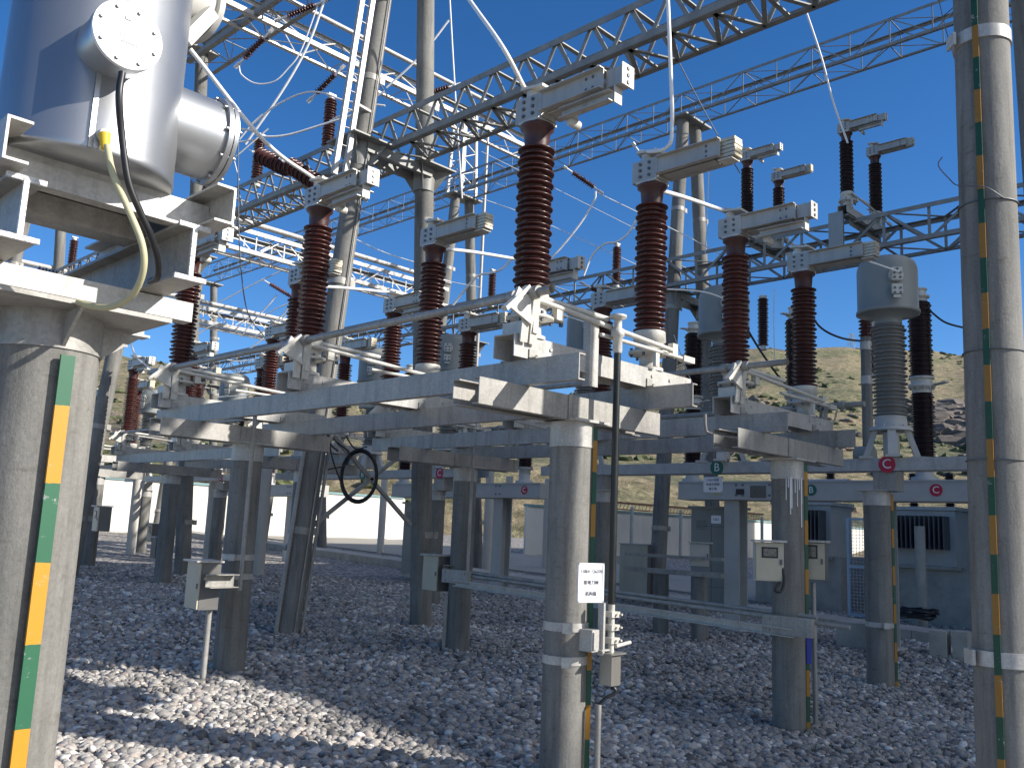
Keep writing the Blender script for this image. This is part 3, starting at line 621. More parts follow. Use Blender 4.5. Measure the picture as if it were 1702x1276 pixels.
for bay in (1, 2):
    for ui in (1,):
        dup(protos[('plat', ui)], (0, BAY * bay, 0.0), f"distant galvanised channel platform, {plat_desc[(ui, bay)][4:]}")
        dup(protos[('shaft', ui)], (0, BAY * bay, 0.0), f"distant pipe shaft lying along {plat_desc[(ui, bay)]}")
        for k in range(3):
            if ui == 0 and bay == 2: continue
            dup(protos[('disc', ui, k)], (0, BAY * bay, 0.0), f"distant brown disconnector, {ordn[k]} of three on {plat_desc[(ui, bay)]}")
        for q, yy in enumerate(U[ui][6]):
            make_post(f"distant concrete post, {('nearer', 'farther')[q]} under {plat_desc[(ui, bay)]}", U[ui][5], yy + BAY * bay, ZC, 0.16)

# ------------------------------------------------------------ current transformers, breaker
def make_ct(label, loc):
    t = thing("current_transformer", label, "transformer", loc, 0, "grey current transformers")
    b = MB()
    for a in (0.4, 1.97, 3.54, 5.11): b.bar((0.31 * math.cos(a), 0.31 * math.sin(a), 0.02), (0.19 * math.cos(a), 0.19 * math.sin(a), 0.37), 0.10, 0.07, 0, (math.cos(a), math.sin(a), 0.3)); b.box((0.31 * math.cos(a), 0.31 * math.sin(a), 0.015), (0.17, 0.17, 0.03), 0, Matrix.Rotation(a, 3, 'Z'))
    b.cyl((0, 0, 0.05), (0, 0, 0.34), 0.10, n=20); b.cyl((0.25, 0.08, 0.22), (0.40, 0.12, 0.22), 0.07, n=14)
    part("stand", b, 'light_grey', t)
    b = MB(); b.lathe([(0.26, 0.36), (0.26, 0.40), (0.20, 0.41), (0.19, 0.55)], 28); b.bolts((0, 0, 0.40), (0, 0, 1), [(0.23 * math.cos(i), 0.23 * math.sin(i)) for i in np.arange(0, 6.2, 0.52)], 0.014, 0.03); part("base_flange", b, 'light_grey', t)
    part("insulator", insul(1.22, 0.225, 24, 0.72, key='grey_porcelain'), None, t, (0, 0, 0.55))
    b = MB(); b.lathe([(0.17, 1.77), (0.17, 1.86), (0.36, 1.90), (0.395, 1.905), (0.395, 1.94), (0.378, 1.95), (0.378, 2.48), (0.372, 2.53), (0.345, 2.60), (0.27, 2.65), (0.1, 2.665)], 40)
    part("head_tank", b, 'grey_paint', t)
    b = MB(); n = Vector((-0.80, -0.60, 0)); c = n * 0.43; rot = Matrix.Rotation(math.atan2(n.y, n.x), 3, 'Z')
    b.cyl(n * 0.36 + Vector((0, 0, 2.34)), n * 0.42 + Vector((0, 0, 2.34)), 0.09, n=20, m=0)
    for z, k in ((2.34, 5), (2.14, 4)):
        b.box(c + Vector((0, 0, z)), (0.05, 0.13, 0.17 if k == 5 else 0.13), 0, rot)
        b.bolts(c + n * 0.026 + Vector((0, 0, z)), n, [(i, j) for i in (-0.035, 0.035) for j in (-0.05, 0.01)] + ([(0, 0.06)] if k == 5 else []), 0.016, 0.012, 1)
    b.box(c + Vector((0, 0, 2.045)), (0.03, 0.09, 0.04), 0, rot); part("terminal_plate", b, ['white_cast', 'bolt'], t); return t
CTY = (4.5, 6.96, 9.6)
ZB = 2.74
cts = [make_ct("grey ribbed current transformer, " + d, (11.65, y, ZB)) for y, d in zip(CTY, ("right beside the tall right post above the red C badge", "behind the shaded brown insulator above the green B badge", "behind the black rod in the middle"))]
def beam_ct(label, dy):
    g = 0.0; t = thing("support_beam", label, "beam", (11.65, 3.55 + dy, g), 0, "support beams under the grey transformers")
    b = MB(); b.prof(chan(0.07, 0.16), (-0.16, 0, ZB - 0.08), (-0.16, 6.9, ZB - 0.08)); b.prof(mirr(chan(0.07, 0.16)), (0.16, -0.1, ZB - 0.08), (0.16, 6.9, ZB - 0.08)); part("channel", b, 'steel_bright', t)
    b = MB()
    for yy in (1.0, 5.7): b.box((0, yy, ZB - 0.29), (0.24, 0.3, 0.25))
    part("seat_box", b, 'steel', t)
    for yy, ch, mm in ((0.95, 'C', 'badge_red'), (3.42, 'B', 'badge_green')):
        b = MB(); b.cyl((-0.162, yy, ZB - 0.08), (-0.166, yy, ZB - 0.08), 0.108, n=32); o = part("phase_badge", b, mm, t)
        letter(ch, 0.17, (-0.168, yy, ZB - 0.08), (-1, 0), o, 'badge_white', "badge_letter")
    return t
beam_ct("long pale steel beam with green B and red C badges under the grey transformers", 0)
beam_ct("distant steel beam with small B and C badges behind the dark posts", BAY)
make_post("concrete post with bright cap and steel band in shade, right of the meter box", 11.68, 4.72, 2.33, 0.165, strip=-1.3, clamps=(0.75,))
make_post("shaded concrete post under the grey transformer beam behind the black rod", 11.65, 9.2, 2.33, 0.165)
for k, (c, d) in enumerate(zip(cts, ("behind the dark middle post", "beside the ladder frame's leg", "at the ladder frame"))):
    dup(c, (0, BAY, 0.0), "distant grey head current transformer in the second bay, " + d)
for k, (c, d) in enumerate(zip(cts, ("at right", "in the middle", "at left"))): dup(c, (0, 2 * BAY, 0.0), "remote grey head current transformer in the third bay, " + d)
beam_ct("remote steel beam under the third bay's grey transformers at far left", 2 * BAY)
for yy in (4.72, 9.2): make_post("remote concrete post under the third transformer beam, " + ("nearer" if yy < 5 else "farther"), 11.65, yy + 2 * BAY, 2.33, 0.165)
for yy in (4.72, 9.2): make_post("distant concrete post under the second transformer beam, " + ("nearer" if yy < 5 else "farther"), 11.65, yy + BAY, 2.33, 0.165)

def make_pole(label, loc):
    t = thing("breaker_pole", label, "circuit breaker", loc, 0, "dark breaker columns")
    b = MB(); b.lathe([(0.20, 0), (0.20, 0.05), (0.13, 0.07), (0.13, 0.30), (0.19, 0.31), (0.19, 0.36)], 28); part("base", b, 'light_grey', t)
    part("insulator", insul(1.02, 0.185, 26, 0.74, key='dark_brown'), None, t, (0, 0, 0.36))
    b = MB(); b.lathe([(0.15, 1.38), (0.15, 1.46), (0.20, 1.47), (0.20, 1.52), (0.16, 1.53), (0.16, 1.60), (0.19, 1.61), (0.19, 1.64), (0.14, 1.65)], 28); b.bolts((0, 0, 1.44), (0, 0, 1), [(0.175 * math.cos(i), 0.175 * math.sin(i)) for i in np.arange(0, 6.2, 0.52)], 0.014, 0.03); b.bar((0, -0.15, 1.5), (-0.1, -0.42, 1.52), 0.10, 0.02); part("mid_flange", b, 'white_cast', t)
    part("insulator", insul(1.22, 0.185, 30, 0.74, key='dark_brown'), None, t, (0, 0, 1.65))
    b = MB(); b.lathe([(0.12, 2.87), (0.12, 2.93), (0.16, 2.94), (0.16, 2.97), (0.11, 2.98), (0.11, 3.06), (0.13, 3.07), (0.12, 3.09)], 24); b.bar((-0.05, 0.05, 2.95), (-0.26, 0.12, 2.95), 0.09, 0.02); part("top_cap", b, 'white_cast', t)
    return t
poles = [make_pole("tall dark double breaker column " + d, (14.55, y, 2.66)) for y, d in ((5.12, "between the grey transformer and the right post"), (7.25, "hidden behind the shaded brown insulator at right"), (9.35, "behind the grey transformer over the B badge"))]
for p, d in zip(poles, ("right of the coil", "over the coil", "left of the coil")): dup(p, (0, BAY, 0.0), "distant dark double breaker column, " + d)
for p, d in zip(poles, ("right one", "middle one", "left one")): dup(p, (0, 2 * BAY, 0.0), "remote dark double breaker column at far left, " + d)
def make_frame(label, loc, first):
    t = thing("breaker_support", label, "breaker frame", loc, 0, "grey breaker frames")
    b = MB(); b.box((0, 2.5, 2.49), (0.5, 5.1, 0.33)); b.box((-0.262, 2.5, 2.345), (0.02, 5.1, 0.03)); b.box((-0.262, 2.5, 2.645), (0.02, 5.1, 0.025)); b.bolts((-0.252, 2.5, 2.5), (-1, 0, 0), [(i, j) for i in (0.55, 0.68, 1.2, 1.33, -1.2, -1.33) for j in (-0.09, 0.09)], 0.022, 0.012, 1); part("mechanism_beam", b, ['light_grey', 'bolt'], t)
    for yy in (1.32, 3.98):
        b = MB(); b.prof(ibeam(0.30, 0.30, 0.016), (0, yy, -0.3), (0, yy, 2.32), 0, (1, 0, 0)); b.box((0, yy, 0.06), (0.46, 0.46, 0.03)); part("leg", b, 'light_grey', t)
    b = MB(); b.box((0.45, 4.60, 1.30), (0.5, 0.9, 1.75)); b.box((0.192, 4.60, 1.30), (0.012, 0.82, 1.62)); b.box((0.17, 4.3, 1.3), (0.03, 0.03, 0.22)); b.box((0.45, 4.60, 2.20), (0.6, 1.0, 0.05)); c = part("control_cabinet", b, 'grey_paint', t)
    b = MB(); b.box((0.184, 4.60, 1.30), (0.006, 0.012, 1.60))
    for z in (0.75, 1.85): b.box((0.183, 4.60, z), (0.006, 0.60, 0.010))
    for i in range(6): b.box((0.182, 4.82, 1.95 - i * 0.03), (0.008, 0.22, 0.012))
    part("door_seam", b, 'bolt', c)
    for yy, ch, mm in ((0.42, 'C', 'badge_red'), (2.42, 'B', 'badge_green')):
        b = MB(); b.cyl((-0.252, yy, 2.5), (-0.258, yy, 2.5), 0.095, n=28); o = part("phase_badge", b, mm, t); letter(ch, 0.15, (-0.261, yy, 2.5), (-1, 0), o, 'badge_white', "badge_letter")
    if first:
        b = MB(); b.box((-0.256, 3.75, 2.47), (0.01, 0.16, 0.10)); part("nameplate", b, 'black', t)
        b = MB(); b.box((-0.256, 3.40, 2.47), (0.01, 0.30, 0.22)); part("nameplate", b, 'glass', t)
        b = MB(); b.add([(-0.256, 4.35, 2.40), (-0.256, 4.12, 2.40), (-0.256, 4.235, 2.60)], [(0, 1, 2)]); part("warning_triangle", b, 'hose', t)
    return t
bf = make_frame("grey breaker beam with B and C badges on steel legs behind the shaded posts", (14.55, 4.45, 0.0), True)
make_frame("distant grey breaker beam with red C badge left of the sign post", (14.55, 4.45 + BAY, 0.0), False)

make_frame("remote grey breaker beam at far left before the sunlit wall", (14.55, 4.45 + 2 * BAY, 0.0), False)
# sign under the B badge, small sign
def sign(label, c, n, w, h, lines, size, dz=0.0, posts=None):
    t = thing("sign", label, "sign", c); n = Vector((n[0], n[1], 0)).normalized(); rz = math.atan2(n.y, n.x)
    b = MB(); rot = Matrix.Rotation(rz, 3, 'Z'); b.box((0, 0, 0), (0.006, w, h), 0, rot)
    for q, d in (((0, 0, h / 2), (0.012, w + 0.012, 0.012)), ((0, 0, -h / 2), (0.012, w + 0.012, 0.012)), ((0, -w / 2, 0), (0.012, 0.012, h + 0.012)), ((0, w / 2, 0), (0.012, 0.012, h + 0.012))):
        b.box(rot @ Vector(q), d, 0, rot)
    part("panel", b, 'white', t)
    for i, s in enumerate(lines):
        letter(s, size, n * 0.0045 + Vector((0, 0, (len(lines) / 2 - 0.5 - i) * h / (len(lines) + 0.35))), n, t, 'ink', "lettering")
    return t
sc = aD(982, 968, 5.72)
sign("white framed sign with dark lettering on the nearest middle post", (sc[0], sc[1], sc[2]), (-0.30, -0.95), 0.185, 0.235, ["110kV 126370", "接地刀闸", "机构箱"], 0.029)
s2 = aX(1185, 805, 11.44)
sign("small white sign hanging below the green B badge", s2, (-1, 0), 0.30, 0.21, ["110kV母联", "电流互感器", "端子箱"], 0.045)
s3 = aX(1190, 863, 14.2)
sign("tiny white label plate on the grey breaker cabinet", s3, (-1, 0), 0.18, 0.13, ["1263"], 0.06)

# ------------------------------------------------------------ lattice gantries
def lattice(label, a, b_, w, h, bay, chord, brace, mats='lattice', group="steel lattice gantry beams", tri=False, cat="gantry beam", dense=False):
    a, b_ = Vector(a), Vector(b_); L = (b_ - a).length; d = (b_ - a) / L; side = Vector((0, 0, 1)).cross(d).normalized(); up = Vector((0, 0, 1))
    t = thing("gantry_beam", label, cat, a, 0, group); n = max(2, int(round(L / bay))); s = L / n
    P = lambda i, v, z: d * (i * s) + side * (v * w / 2) + up * (z * h)
    c = MB()
    tops = ((0, 1),) if tri else ((-1, 1), (1, 1))
    for v, z in ((-1, 0), (1, 0)) + tops:
        sgn = -v or 1; o = Vector((0, 0, 0))
        c.bar(P(0, v, z), P(n, v, z), chord, 0.012 if chord > 0.05 else chord * 0.25, 0, up)
        e = side * (v * chord / 2) + up * ((1 if z == 0 else -1) * chord / 2)
        c.bar(P(0, v, z) + e, P(n, v, z) + e, 0.012 if chord > 0.05 else chord * 0.25, chord, 0, up)
    part("chord", c, mats, t)
    c = MB(); f = brace * 0.3
    for i in range(n):
        e = i % 2
        for v in (-1, 1):
            tv = 0 if tri else v
            c.bar(P(i, v, 0) if e else P(i, tv, 1), P(i + 1, tv, 1) if e else P(i + 1, v, 0), brace, f, 0, side)
            if not tri and not dense: c.bar(P(i, v, 0), P(i, v, 1), brace, f, 0, side)
        c.bar(P(i, -1 if e else 1, 0), P(i + 1, 1 if e else -1, 0), brace, f, 0, up)
        if i % 2 == 0: c.bar(P(i, -1, 0), P(i, 1, 0), brace, f, 0, up)
        if dense and i % 2 == 0: c.bar(P(i, -1, 1), P(i, 1, 1), brace * 1.2, f, 0, up)
        if not tri and not dense:
            c.bar(P(i, -1 if e else 1, 1), P(i + 1, 1 if e else -1, 1), brace, f, 0, up)
            if i % 2 == 0: c.bar(P(i, -1, 1), P(i, 1, 1), brace, f, 0, up)
    part("bracing", c, mats, t); return t
Y0A, Y1A, Y2A = 2.2, 11.05, 19.2
lattice("near lattice gantry beam crossing the top right of the picture", (8.50, -1.0, 7.55), (8.50, Y1A, 7.55), 0.62, 0.56, 0.30, 0.09, 0.058, dense=True)
lattice("near lattice gantry beam left of the ladder frame, behind the silver tank", (8.50, Y1A, 7.55), (8.50, Y2A, 7.57), 0.62, 0.56, 0.30, 0.09, 0.058, dense=True)
lattice("remote stretch of lattice gantry beam seen through the tank stand", (8.50, Y2A, 7.57), (8.50, 27.9, 7.57), 0.62, 0.56, 0.30, 0.09, 0.058, dense=True)
lattice("high dark lattice beam at the top left crossing above the wires", (8.7, Y1A, 12.0), (8.7, Y2A, 12.05), 0.62, 0.62, 0.8, 0.10, 0.03, tri=True)
XR = 18.0; R2 = [3.2, 11.8, 20.2, 28.6, 37.0]
lab2 = ["thin far lattice beam running to the tall right post", "thin far lattice beam between the two twin-leg frames", "thin far lattice beam left of the lattice mast", "remote thin lattice beam at far left"]
for i in range(4): lattice(lab2[i], (XR, R2[i], 11.95), (XR, R2[i + 1], 11.95), 0.62, 0.62, 0.85, 0.062, 0.024, group="far upper lattice beams")
lab3 = ["lower lattice beam carrying disconnectors beside the tall right post", "lower lattice beam behind the nearest brown insulators", "lower far lattice beam beside the ladder frame", "remote lower lattice beam at far left"]
for i in range(4): lattice(lab3[i], (17.55, R2[i], 7.42), (17.55, R2[i + 1], 7.42), 0.9, 0.70, 0.9, 0.085, 0.055 if i == 0 else 0.045, group="far lower lattice beams")
lattice("bright cross beam at upper left behind the ladder frame", (2.0, 16.5, 12.0), (17.6, 16.5, 12.0), 0.62, 0.55, 0.85, 0.10, 0.028, 'steel_bright', "bright cross beams", True)
lattice("bright cross beam at mid left meeting the far lower beam", (8.4, 20.0, 8.1), (17.2, 20.0, 8.1), 0.62, 0.60, 0.8, 0.10, 0.026, 'steel_bright', "bright cross beams")
lattice("lowest bright cross beam at far left behind the brown insulators", (6.0, 28.4, 8.05), (17.2, 28.4, 8.05), 0.62, 0.60, 0.8, 0.12, 0.026, 'steel_bright', "bright cross beams")
# bright pipes of tubular busbar riding on the cross beams
for lab, p, q, r in (("bright tubular busbar above the upper left cross beam", (2.0, 16.15, 12.75), (17.6, 16.15, 12.75), 0.055), ("bright tubular busbar above the mid left cross beam", (8.4, 19.6, 8.85), (17.2, 19.6, 8.85), 0.07), ("bright tubular busbar above the lowest left cross beam", (6.0, 28.0, 8.75), (17.2, 28.0, 8.75), 0.08)):
    solo("busbar", MB().cyl(p, q, r, n=14), 'steel_bright', lab, "busbar", "tubular busbars")

def a_frame(label, x1, x2, s1, s2, y, top, zb, r, bracket=True, band=(1.5, 3.4, 5.2, 6.6, 8.6), brace=False):
    g = gz(0, y); t = thing("gantry_frame", label, "gantry frame", ((x1 + x2) / 2, y, g), 0, "concrete A-frames"); ox = (x1 + x2) / 2
    for x, s in ((x1, s1), (x2, s2)):
        b = MB(); b.cyl((x - ox, 0, -0.3), (x + s * (top - g) - ox, 0, top - g), r * 1.12, r * 0.92, 28); lg = part("leg", b, 'concrete', t)
        for z in band:
            if z > top - 0.4: continue
            b = MB()
            zz = z - g; d = Vector((s, 0, 1)).normalized(); p = Vector((x + s * zz - ox, 0, zz)); rr = r * (1.12 - 0.2 * zz / top) * 1.03
            b.cyl(p - d * 0.05, p + d * 0.05, rr, n=28); b.box(p + Vector((0.6 * rr + 0.06, -0.8 * rr, 0)), (0.09, 0.012, 0.11)); part("clamp_band", b, 'steel', lg)
    xm = [(x + s * (top - g)) - ox for x, s in ((x1, s1), (x2, s2))]
    b = MB(); b.box(((xm[0] + xm[1]) / 2, 0, top - g + 0.02), (abs(xm[1] - xm[0]) + 2 * r + 0.3, 2 * r + 0.25, 0.05)); part("cap_plate", b, 'lattice', t)
    if bracket:
        zz = zb - g; b = MB(); xa, xb = x1 + s1 * zz - ox, x2 + s2 * zz - ox
        b.bar((xa, 0.17, zz - 0.12), (xb, 0.17, zz - 0.12), 0.08, 0.16); b.bar((xa, -0.17, zz - 0.12), (xb, -0.17, zz - 0.12), 0.08, 0.16)
        for q in (xa, xb):
            b.box((q, 0, zz - 0.03), (0.75, 0.75, 0.025)); b.cyl((q, 0, zz - 0.42), (q, 0, zz - 0.045), r * 1.12, r * 1.2, 20)
            for a in range(4):
                c, sn = math.cos(a * 1.571 + 0.78), math.sin(a * 1.571 + 0.78)
                k = r * 1.1; b.add([(q + c * k - sn * 0.006, sn * k + c * 0.006, zz - 0.42), (q + c * 0.42 - sn * 0.006, sn * 0.42 + c * 0.006, zz - 0.045), (q + c * k - sn * 0.006, sn * k + c * 0.006, zz - 0.045), (q + c * k + sn * 0.006, sn * k - c * 0.006, zz - 0.42), (q + c * 0.42 + sn * 0.006, sn * 0.42 - c * 0.006, zz - 0.045), (q + c * k + sn * 0.006, sn * k - c * 0.006, zz - 0.045)], [(0, 1, 2), (5, 4, 3), (0, 3, 4, 1), (1, 4, 5, 2)])
        part("beam_bracket", b, 'lattice', t)
    if brace:
        b = MB(); X = lambda px, py: Vector(aY(px, py, y)) - Vector((ox, y, g))
        b.bar(X(472, 912), X(676, 748), 0.06, 0.05); b.bar(X(552, 722), X(682, 872), 0.06, 0.05); part("cross_brace", b, 'steel', t)
    return t
A1 = a_frame("concrete A-frame with white ladder and hanging coil, left of centre", 7.02, 9.49, 0.0885, -0.066, Y1A, 12.4, 7.52, 0.155, brace=True)
b = MB(); zs = (6.75, 12.9)
for q in (-0.17, 0.02):
    b.bar((7.02 + 0.0885 * zs[0] + q - 0.35, Y1A - 0.22, zs[0]), (7.02 + 0.0885 * zs[1] + q - 0.35, Y1A - 0.22, zs[1]), 0.075, 0.07, 0, (0, 1, 0))
for i in range(19): z = zs[0] + 0.3 * i + 0.2; xx = 7.02 + 0.0885 * z - 0.35; b.cyl((xx - 0.17, Y1A - 0.22, z), (xx + 0.02, Y1A - 0.22, z), 0.010, n=6)
for z in (8.0, 10.0, 12.0): xx = 7.02 + 0.0885 * z; b.bar((xx - 0.35, Y1A - 0.2, z), (xx, Y1A - 0.14, z), 0.05, 0.04)
solo("ladder", b, 'steel_bright', "bright white ladder climbing the leaning concrete pole", "ladder")
b = MB(); b.tube([(7.02 + 0.0885 * z + 0.02, Y1A - 0.19, z) for z in (0.1, 2, 4, 6, 8, 10, 12)], 0.012, 6); b.tube([(7.02 + 0.0885 * z + 0.17, Y1A - 0.14, z) for z in (-0.1, 1, 2, 3.0)], 0.024, 8); b.tube([(7.02 + 0.0885 * z - 0.19, Y1A - 0.06, z) for z in (-0.1, 1, 2, 3.0)], 0.03, 8)
solo("conduit", b, 'steel', "thin conduits strapped along the leaning ladder pole", "conduit")
a_frame("leaning A-frame at far left behind the yellow and green post", 7.04, 9.49, 0.0885, -0.066, Y2A, 12.4, 7.55, 0.155)
a_frame("remote leaning A-frame behind the left post", 7.04, 9.49, 0.0885, -0.066, 27.9, 12.4, 7.55, 0.155)
lab4 = [None, "far twin-leg A-frame with sunlit top right of centre", "far twin-leg A-frame carrying the lattice mast", "remote A-frame hidden behind the ladder pole", "remote twin-leg A-frame at far left"]
for i in range(1, 5): a_frame(lab4[i], 16.9, 19.5, 0.075, -0.10, R2[i], 11.9, 7.40, 0.165, band=(1.8, 4.1, 7.0, 9.5))
# lattice lightning mast on the second far frame
t = thing("lattice_mast", "bright lattice lightning mast standing on the far twin-leg frame", "mast", (18.0, R2[2], 11.95)); b = MB(); hm = 2.9
for sx in (-1, 1):
    for sy in (-1, 1): b.bar((sx * 0.32, sy * 0.32, 0), (sx * 0.24, sy * 0.24, hm), 0.085, 0.085)
part("corner_post", b, 'steel_bright', t); b = MB()
for i in range(10):
    z0, z1 = i * hm / 10, (i + 1) * hm / 10; k = 0.32 - 0.08 * i / 10; e = 1 if i % 2 else -1
    for sx in (-1, 1): b.bar((sx * k, e * k, z0), (sx * k, -e * k, z1), 0.03, 0.02); b.bar((e * k, sx * k, z0), (-e * k, sx * k, z1), 0.03, 0.02)
part("bracing", b, 'steel_bright', t)
b = MB(); b.cyl((18.55, R2[2] - 0.5, 0.4), (18.55, R2[2] - 0.5, 14.6), 0.05, n=10)
solo("mast_pipe", b, 'steel_bright', "thin bright vertical pipe beside the lattice mast", "pipe")

# tall right-hand column with yellow green bar
RX, RY = 6.137, 1.737
g = gz(RX, RY); t = thing("concrete_column", "tall concrete column with yellow green bar at the right edge", "column", (RX, RY, g)); b = MB()
b.cyl((0, 0, -0.3), (0.028 * 9, 0, 9), 0.177, 0.168, 40); sh = part("shaft", b, 'concrete', t)
b = MB(); a = -3.07
for z in (0,): b.bar((0.183 * math.cos(a), 0.183 * math.sin(a), -0.1), (0.183 * math.cos(a) + 0.25, 0.183 * math.sin(a), 8.9), 0.038, 0.012, 0, (math.cos(a), math.sin(a), 0))
part("earthing_bar", b, 'strip_shade_worn', t)
for z in (1.0 - g, 5.1 - g):
    b = MB(); x = 0.028 * z; b.cyl((x, 0, z - 0.045), (x, 0, z + 0.045), 0.183, n=40); b.box((x - 0.215 * 0.70, 0.215 * 0.70, z), (0.10, 0.02, 0.09), 0, Matrix.Rotation(0.78, 3, 'Z')); part("clamp_band", b, 'steel_bright', t)
for k in range(3):
    b = MB(); z = (2.2, 3.9, 2.9)[k] - g; b.cyl((0.028 * z, 0, z - 0.003), (0.028 * z, 0, z + 0.003), 0.182, n=32)
    if k == 1: b.tube(catmull([(0.028 * z - 0.13, -0.13, z), (-0.12, -0.05, z + 0.06), (-0.13, 0.10, z + 0.10), (-0.10, 0.17, z + 0.18), (-0.14, 0.22, z + 0.27), (-0.12, 0.2, z + 0.33)], 4), 0.004, 5)
    part("tie_wire", b, 'wire_dark', t)
b = MB(); b.cyl((9.6, RY + 0.35, -0.5), (9.6 - 0.066 * 9, RY + 0.35, 9), 0.17, 0.15, 28)
solo("concrete_column", b, 'concrete', "second concrete column half hidden at the extreme right edge", "column")

# ------------------------------------------------------------ foreground silver tank stand at left
TX, TY = 1.10, 3.44
g = gz(TX, TY); H = 2.34 - g
t = thing("concrete_post", "thick concrete post with broad yellow green bar, closest at far left", "post", (TX, TY, g), 0, "concrete support posts")
part("shaft", MB().lathe([(0.185, -0.3), (0.176, H - 0.13)], 48), 'concrete', t)
b = MB(); b.lathe([(0.178, H - 0.128), (0.178, H)], 48); b.lathe([(0.182, H - 0.134), (0.182, H - 0.122)], 48)
for a in (CAMDIR + 0.75, CAMDIR - 0.8, CAMDIR + 2.4, CAMDIR - 2.4):
    c, s = math.cos(a), math.sin(a); n = Vector((-s, c, 0)) * 0.006
    P = [Vector((c * 0.178, s * 0.178, H - 0.13)), Vector((c * 0.34, s * 0.34, H - 0.01)), Vector((c * 0.178, s * 0.178, H - 0.01))]
    b.add([p + n for p in P] + [p - n for p in P], [(0, 1, 2), (5, 4, 3), (0, 3, 4, 1), (1, 4, 5, 2), (2, 5, 3, 0)])
b.box((0, 0, H + 0.008), (0.62, 0.62, 0.016)); part("steel_cap", b, 'steel', t)
a = -1.55; c, s = math.cos(a), math.sin(a); b = MB()
b.bar((c * 0.20, s * 0.20, -0.1), (c * 0.20, s * 0.20, H - 0.16), 0.048, 0.012, 0, (c, s, 0)); part("earthing_bar", b, 'strip', t)
t = thing("steel_stand", "galvanised I-beam stand under the silver tank at left", "steel stand", (TX, TY, 2.36)); 
b = MB(); b.prof(mirr(chan(0.07, 0.075)), (-0.62, -0.15, 0.072), (0.46, -0.15, 0.072)); b.prof(chan(0.07, 0.10), (-0.62, 0.24, 0.056), (0.44, 0.24, 0.056)); part("lower_channel", b, 'steel_bright', t)
for x in (-0.27, 0.29):
    b = MB(); b.prof(ibeam(0.11, 0.20, 0.011), (x, -0.46, 0.215), (x, 0.75, 0.215)); part("i_beam", b, 'steel', t)
    b = MB(); b.prof(ibeam(0.118, 0.208, 0.017), (x, -0.466, 0.215), (x, -0.452, 0.215)); part("cut_end", b, 'zinc_rough', t)
for x, f in ((-0.365, 1), (0.40, 0)):
    b = MB(); b.prof(chan(0.075, 0.14) if f else mirr(chan(0.075, 0.14)), (x, -0.53, 0.402), (x, 0.70, 0.402)); part("top_channel", b, 'steel_bright', t)
b = MB(); b.prof(mirr(chan(0.06, 0.075)), (-0.355, -0.36, 0.375), (0.39, -0.36, 0.375)); b.prof(mirr(chan(0.12, 0.085)), (-0.25, -0.09, 0.36), (0.28, -0.09, 0.36)); b.box((0.018, -0.14, 0.425), (0.74, 0.42, 0.03)); part("cross_channel", b, 'steel_bright', t)
QX, QY, QZ = 1.065, 3.18, 2.80
t = thing("silver_tank", "silver cylindrical instrument transformer tank with round bolted cover, upper left", "transformer", (QX, QY, QZ))
part("body", MB().lathe([(0.05, 0), (0.286, 0), (0.290, 0.006), (0.2915, 0.012), (0.2915, 0.03), (0.290, 0.034), (0.290, 1.5), (0.26, 1.53)], 72), 'silver', t)
b = MB(); o = Vector((-0.058, 0, 0.36)); b.cyl(o + Vector((0, -0.24, 0)), o + Vector((0, -0.385, 0)), 0.104, n=48, m=0); b.cyl(o + Vector((0, -0.37, 0)), o + Vector((0, -0.395, 0)), 0.110, n=48, m=0); b.cyl(o + Vector((0, -0.395, 0)), o + Vector((0, -0.41, 0)), 0.111, n=48, m=1)
rc = part("round_cover", b, ['silver', 'cover'], t)
for i in range(8): part("cover_bolt", MB().bolts(o + Vector((0, -0.41, 0)), (0, -1, 0), [(0.092 * math.cos(i * 0.785 + 0.3), 0.092 * math.sin(i * 0.785 + 0.3))], 0.007, 0.007), 'bolt', rc)
b = MB(); b.box(o + Vector((0.005, -0.4115, -0.012)), (0.06, 0.002, 0.032)); npl = part("nameplate", b, 'light_grey', rc)
b = MB()
for i in range(4): b.box(o + Vector((0.003 - 0.004 * (i % 2), -0.4128, -0.001 - i * 0.0072)), (0.046 - 0.008 * (i % 2), 0.0012, 0.0028))
b.box(o + Vector((-0.005, -0.4125, 0.055)), (0.022, 0.0012, 0.012)); part("nameplate_print", b, 'bolt', rc)
b = MB(); b.cyl((0.18, -0.02, 0.285), (0.44, -0.02, 0.285), 0.155, n=48); b.cyl((0.425, -0.02, 0.285), (0.445, -0.02, 0.285), 0.172, n=48); b.cyl((0.449, -0.02, 0.285), (0.465, -0.02, 0.285), 0.172, n=48)
for i in range(10): q = Vector((0, -0.02 + 0.164 * math.cos(i * 0.628), 0.285 + 0.164 * math.sin(i * 0.628))); b.cyl(q + Vector((0.415, 0, 0)), q + Vector((0.475, 0, 0)), 0.007, n=6)
part("side_turret", b, 'silver', t)
b = MB(); b.cyl((0.24, 0.06, 0.86), (0.40, 0.10, 0.86), 0.11, n=28); b.cyl((0.385, 0.096, 0.86), (0.41, 0.102, 0.86), 0.13, n=28); b.bar((0.27, -0.05, 0.62), (0.38, -0.02, 0.80), 0.06, 0.05); part("upper_turret", b, 'light_grey', t)
b = MB(); b.box((-0.088, -0.277, 0.17), (0.016, 0.012, 0.33)); part("weld_seam", b, 'silver', t)
b = MB(); b.cyl((-0.06, -0.275, 0.055), (-0.06, -0.32, 0.05), 0.018, n=10); b.bolts((-0.03, -0.27, 0.085), (0, -1, 0), [(0, 0), (0.03, 0.0), (0.03, -0.02)], 0.006, 0.012); part("drain_valve", b, 'light_grey', t)
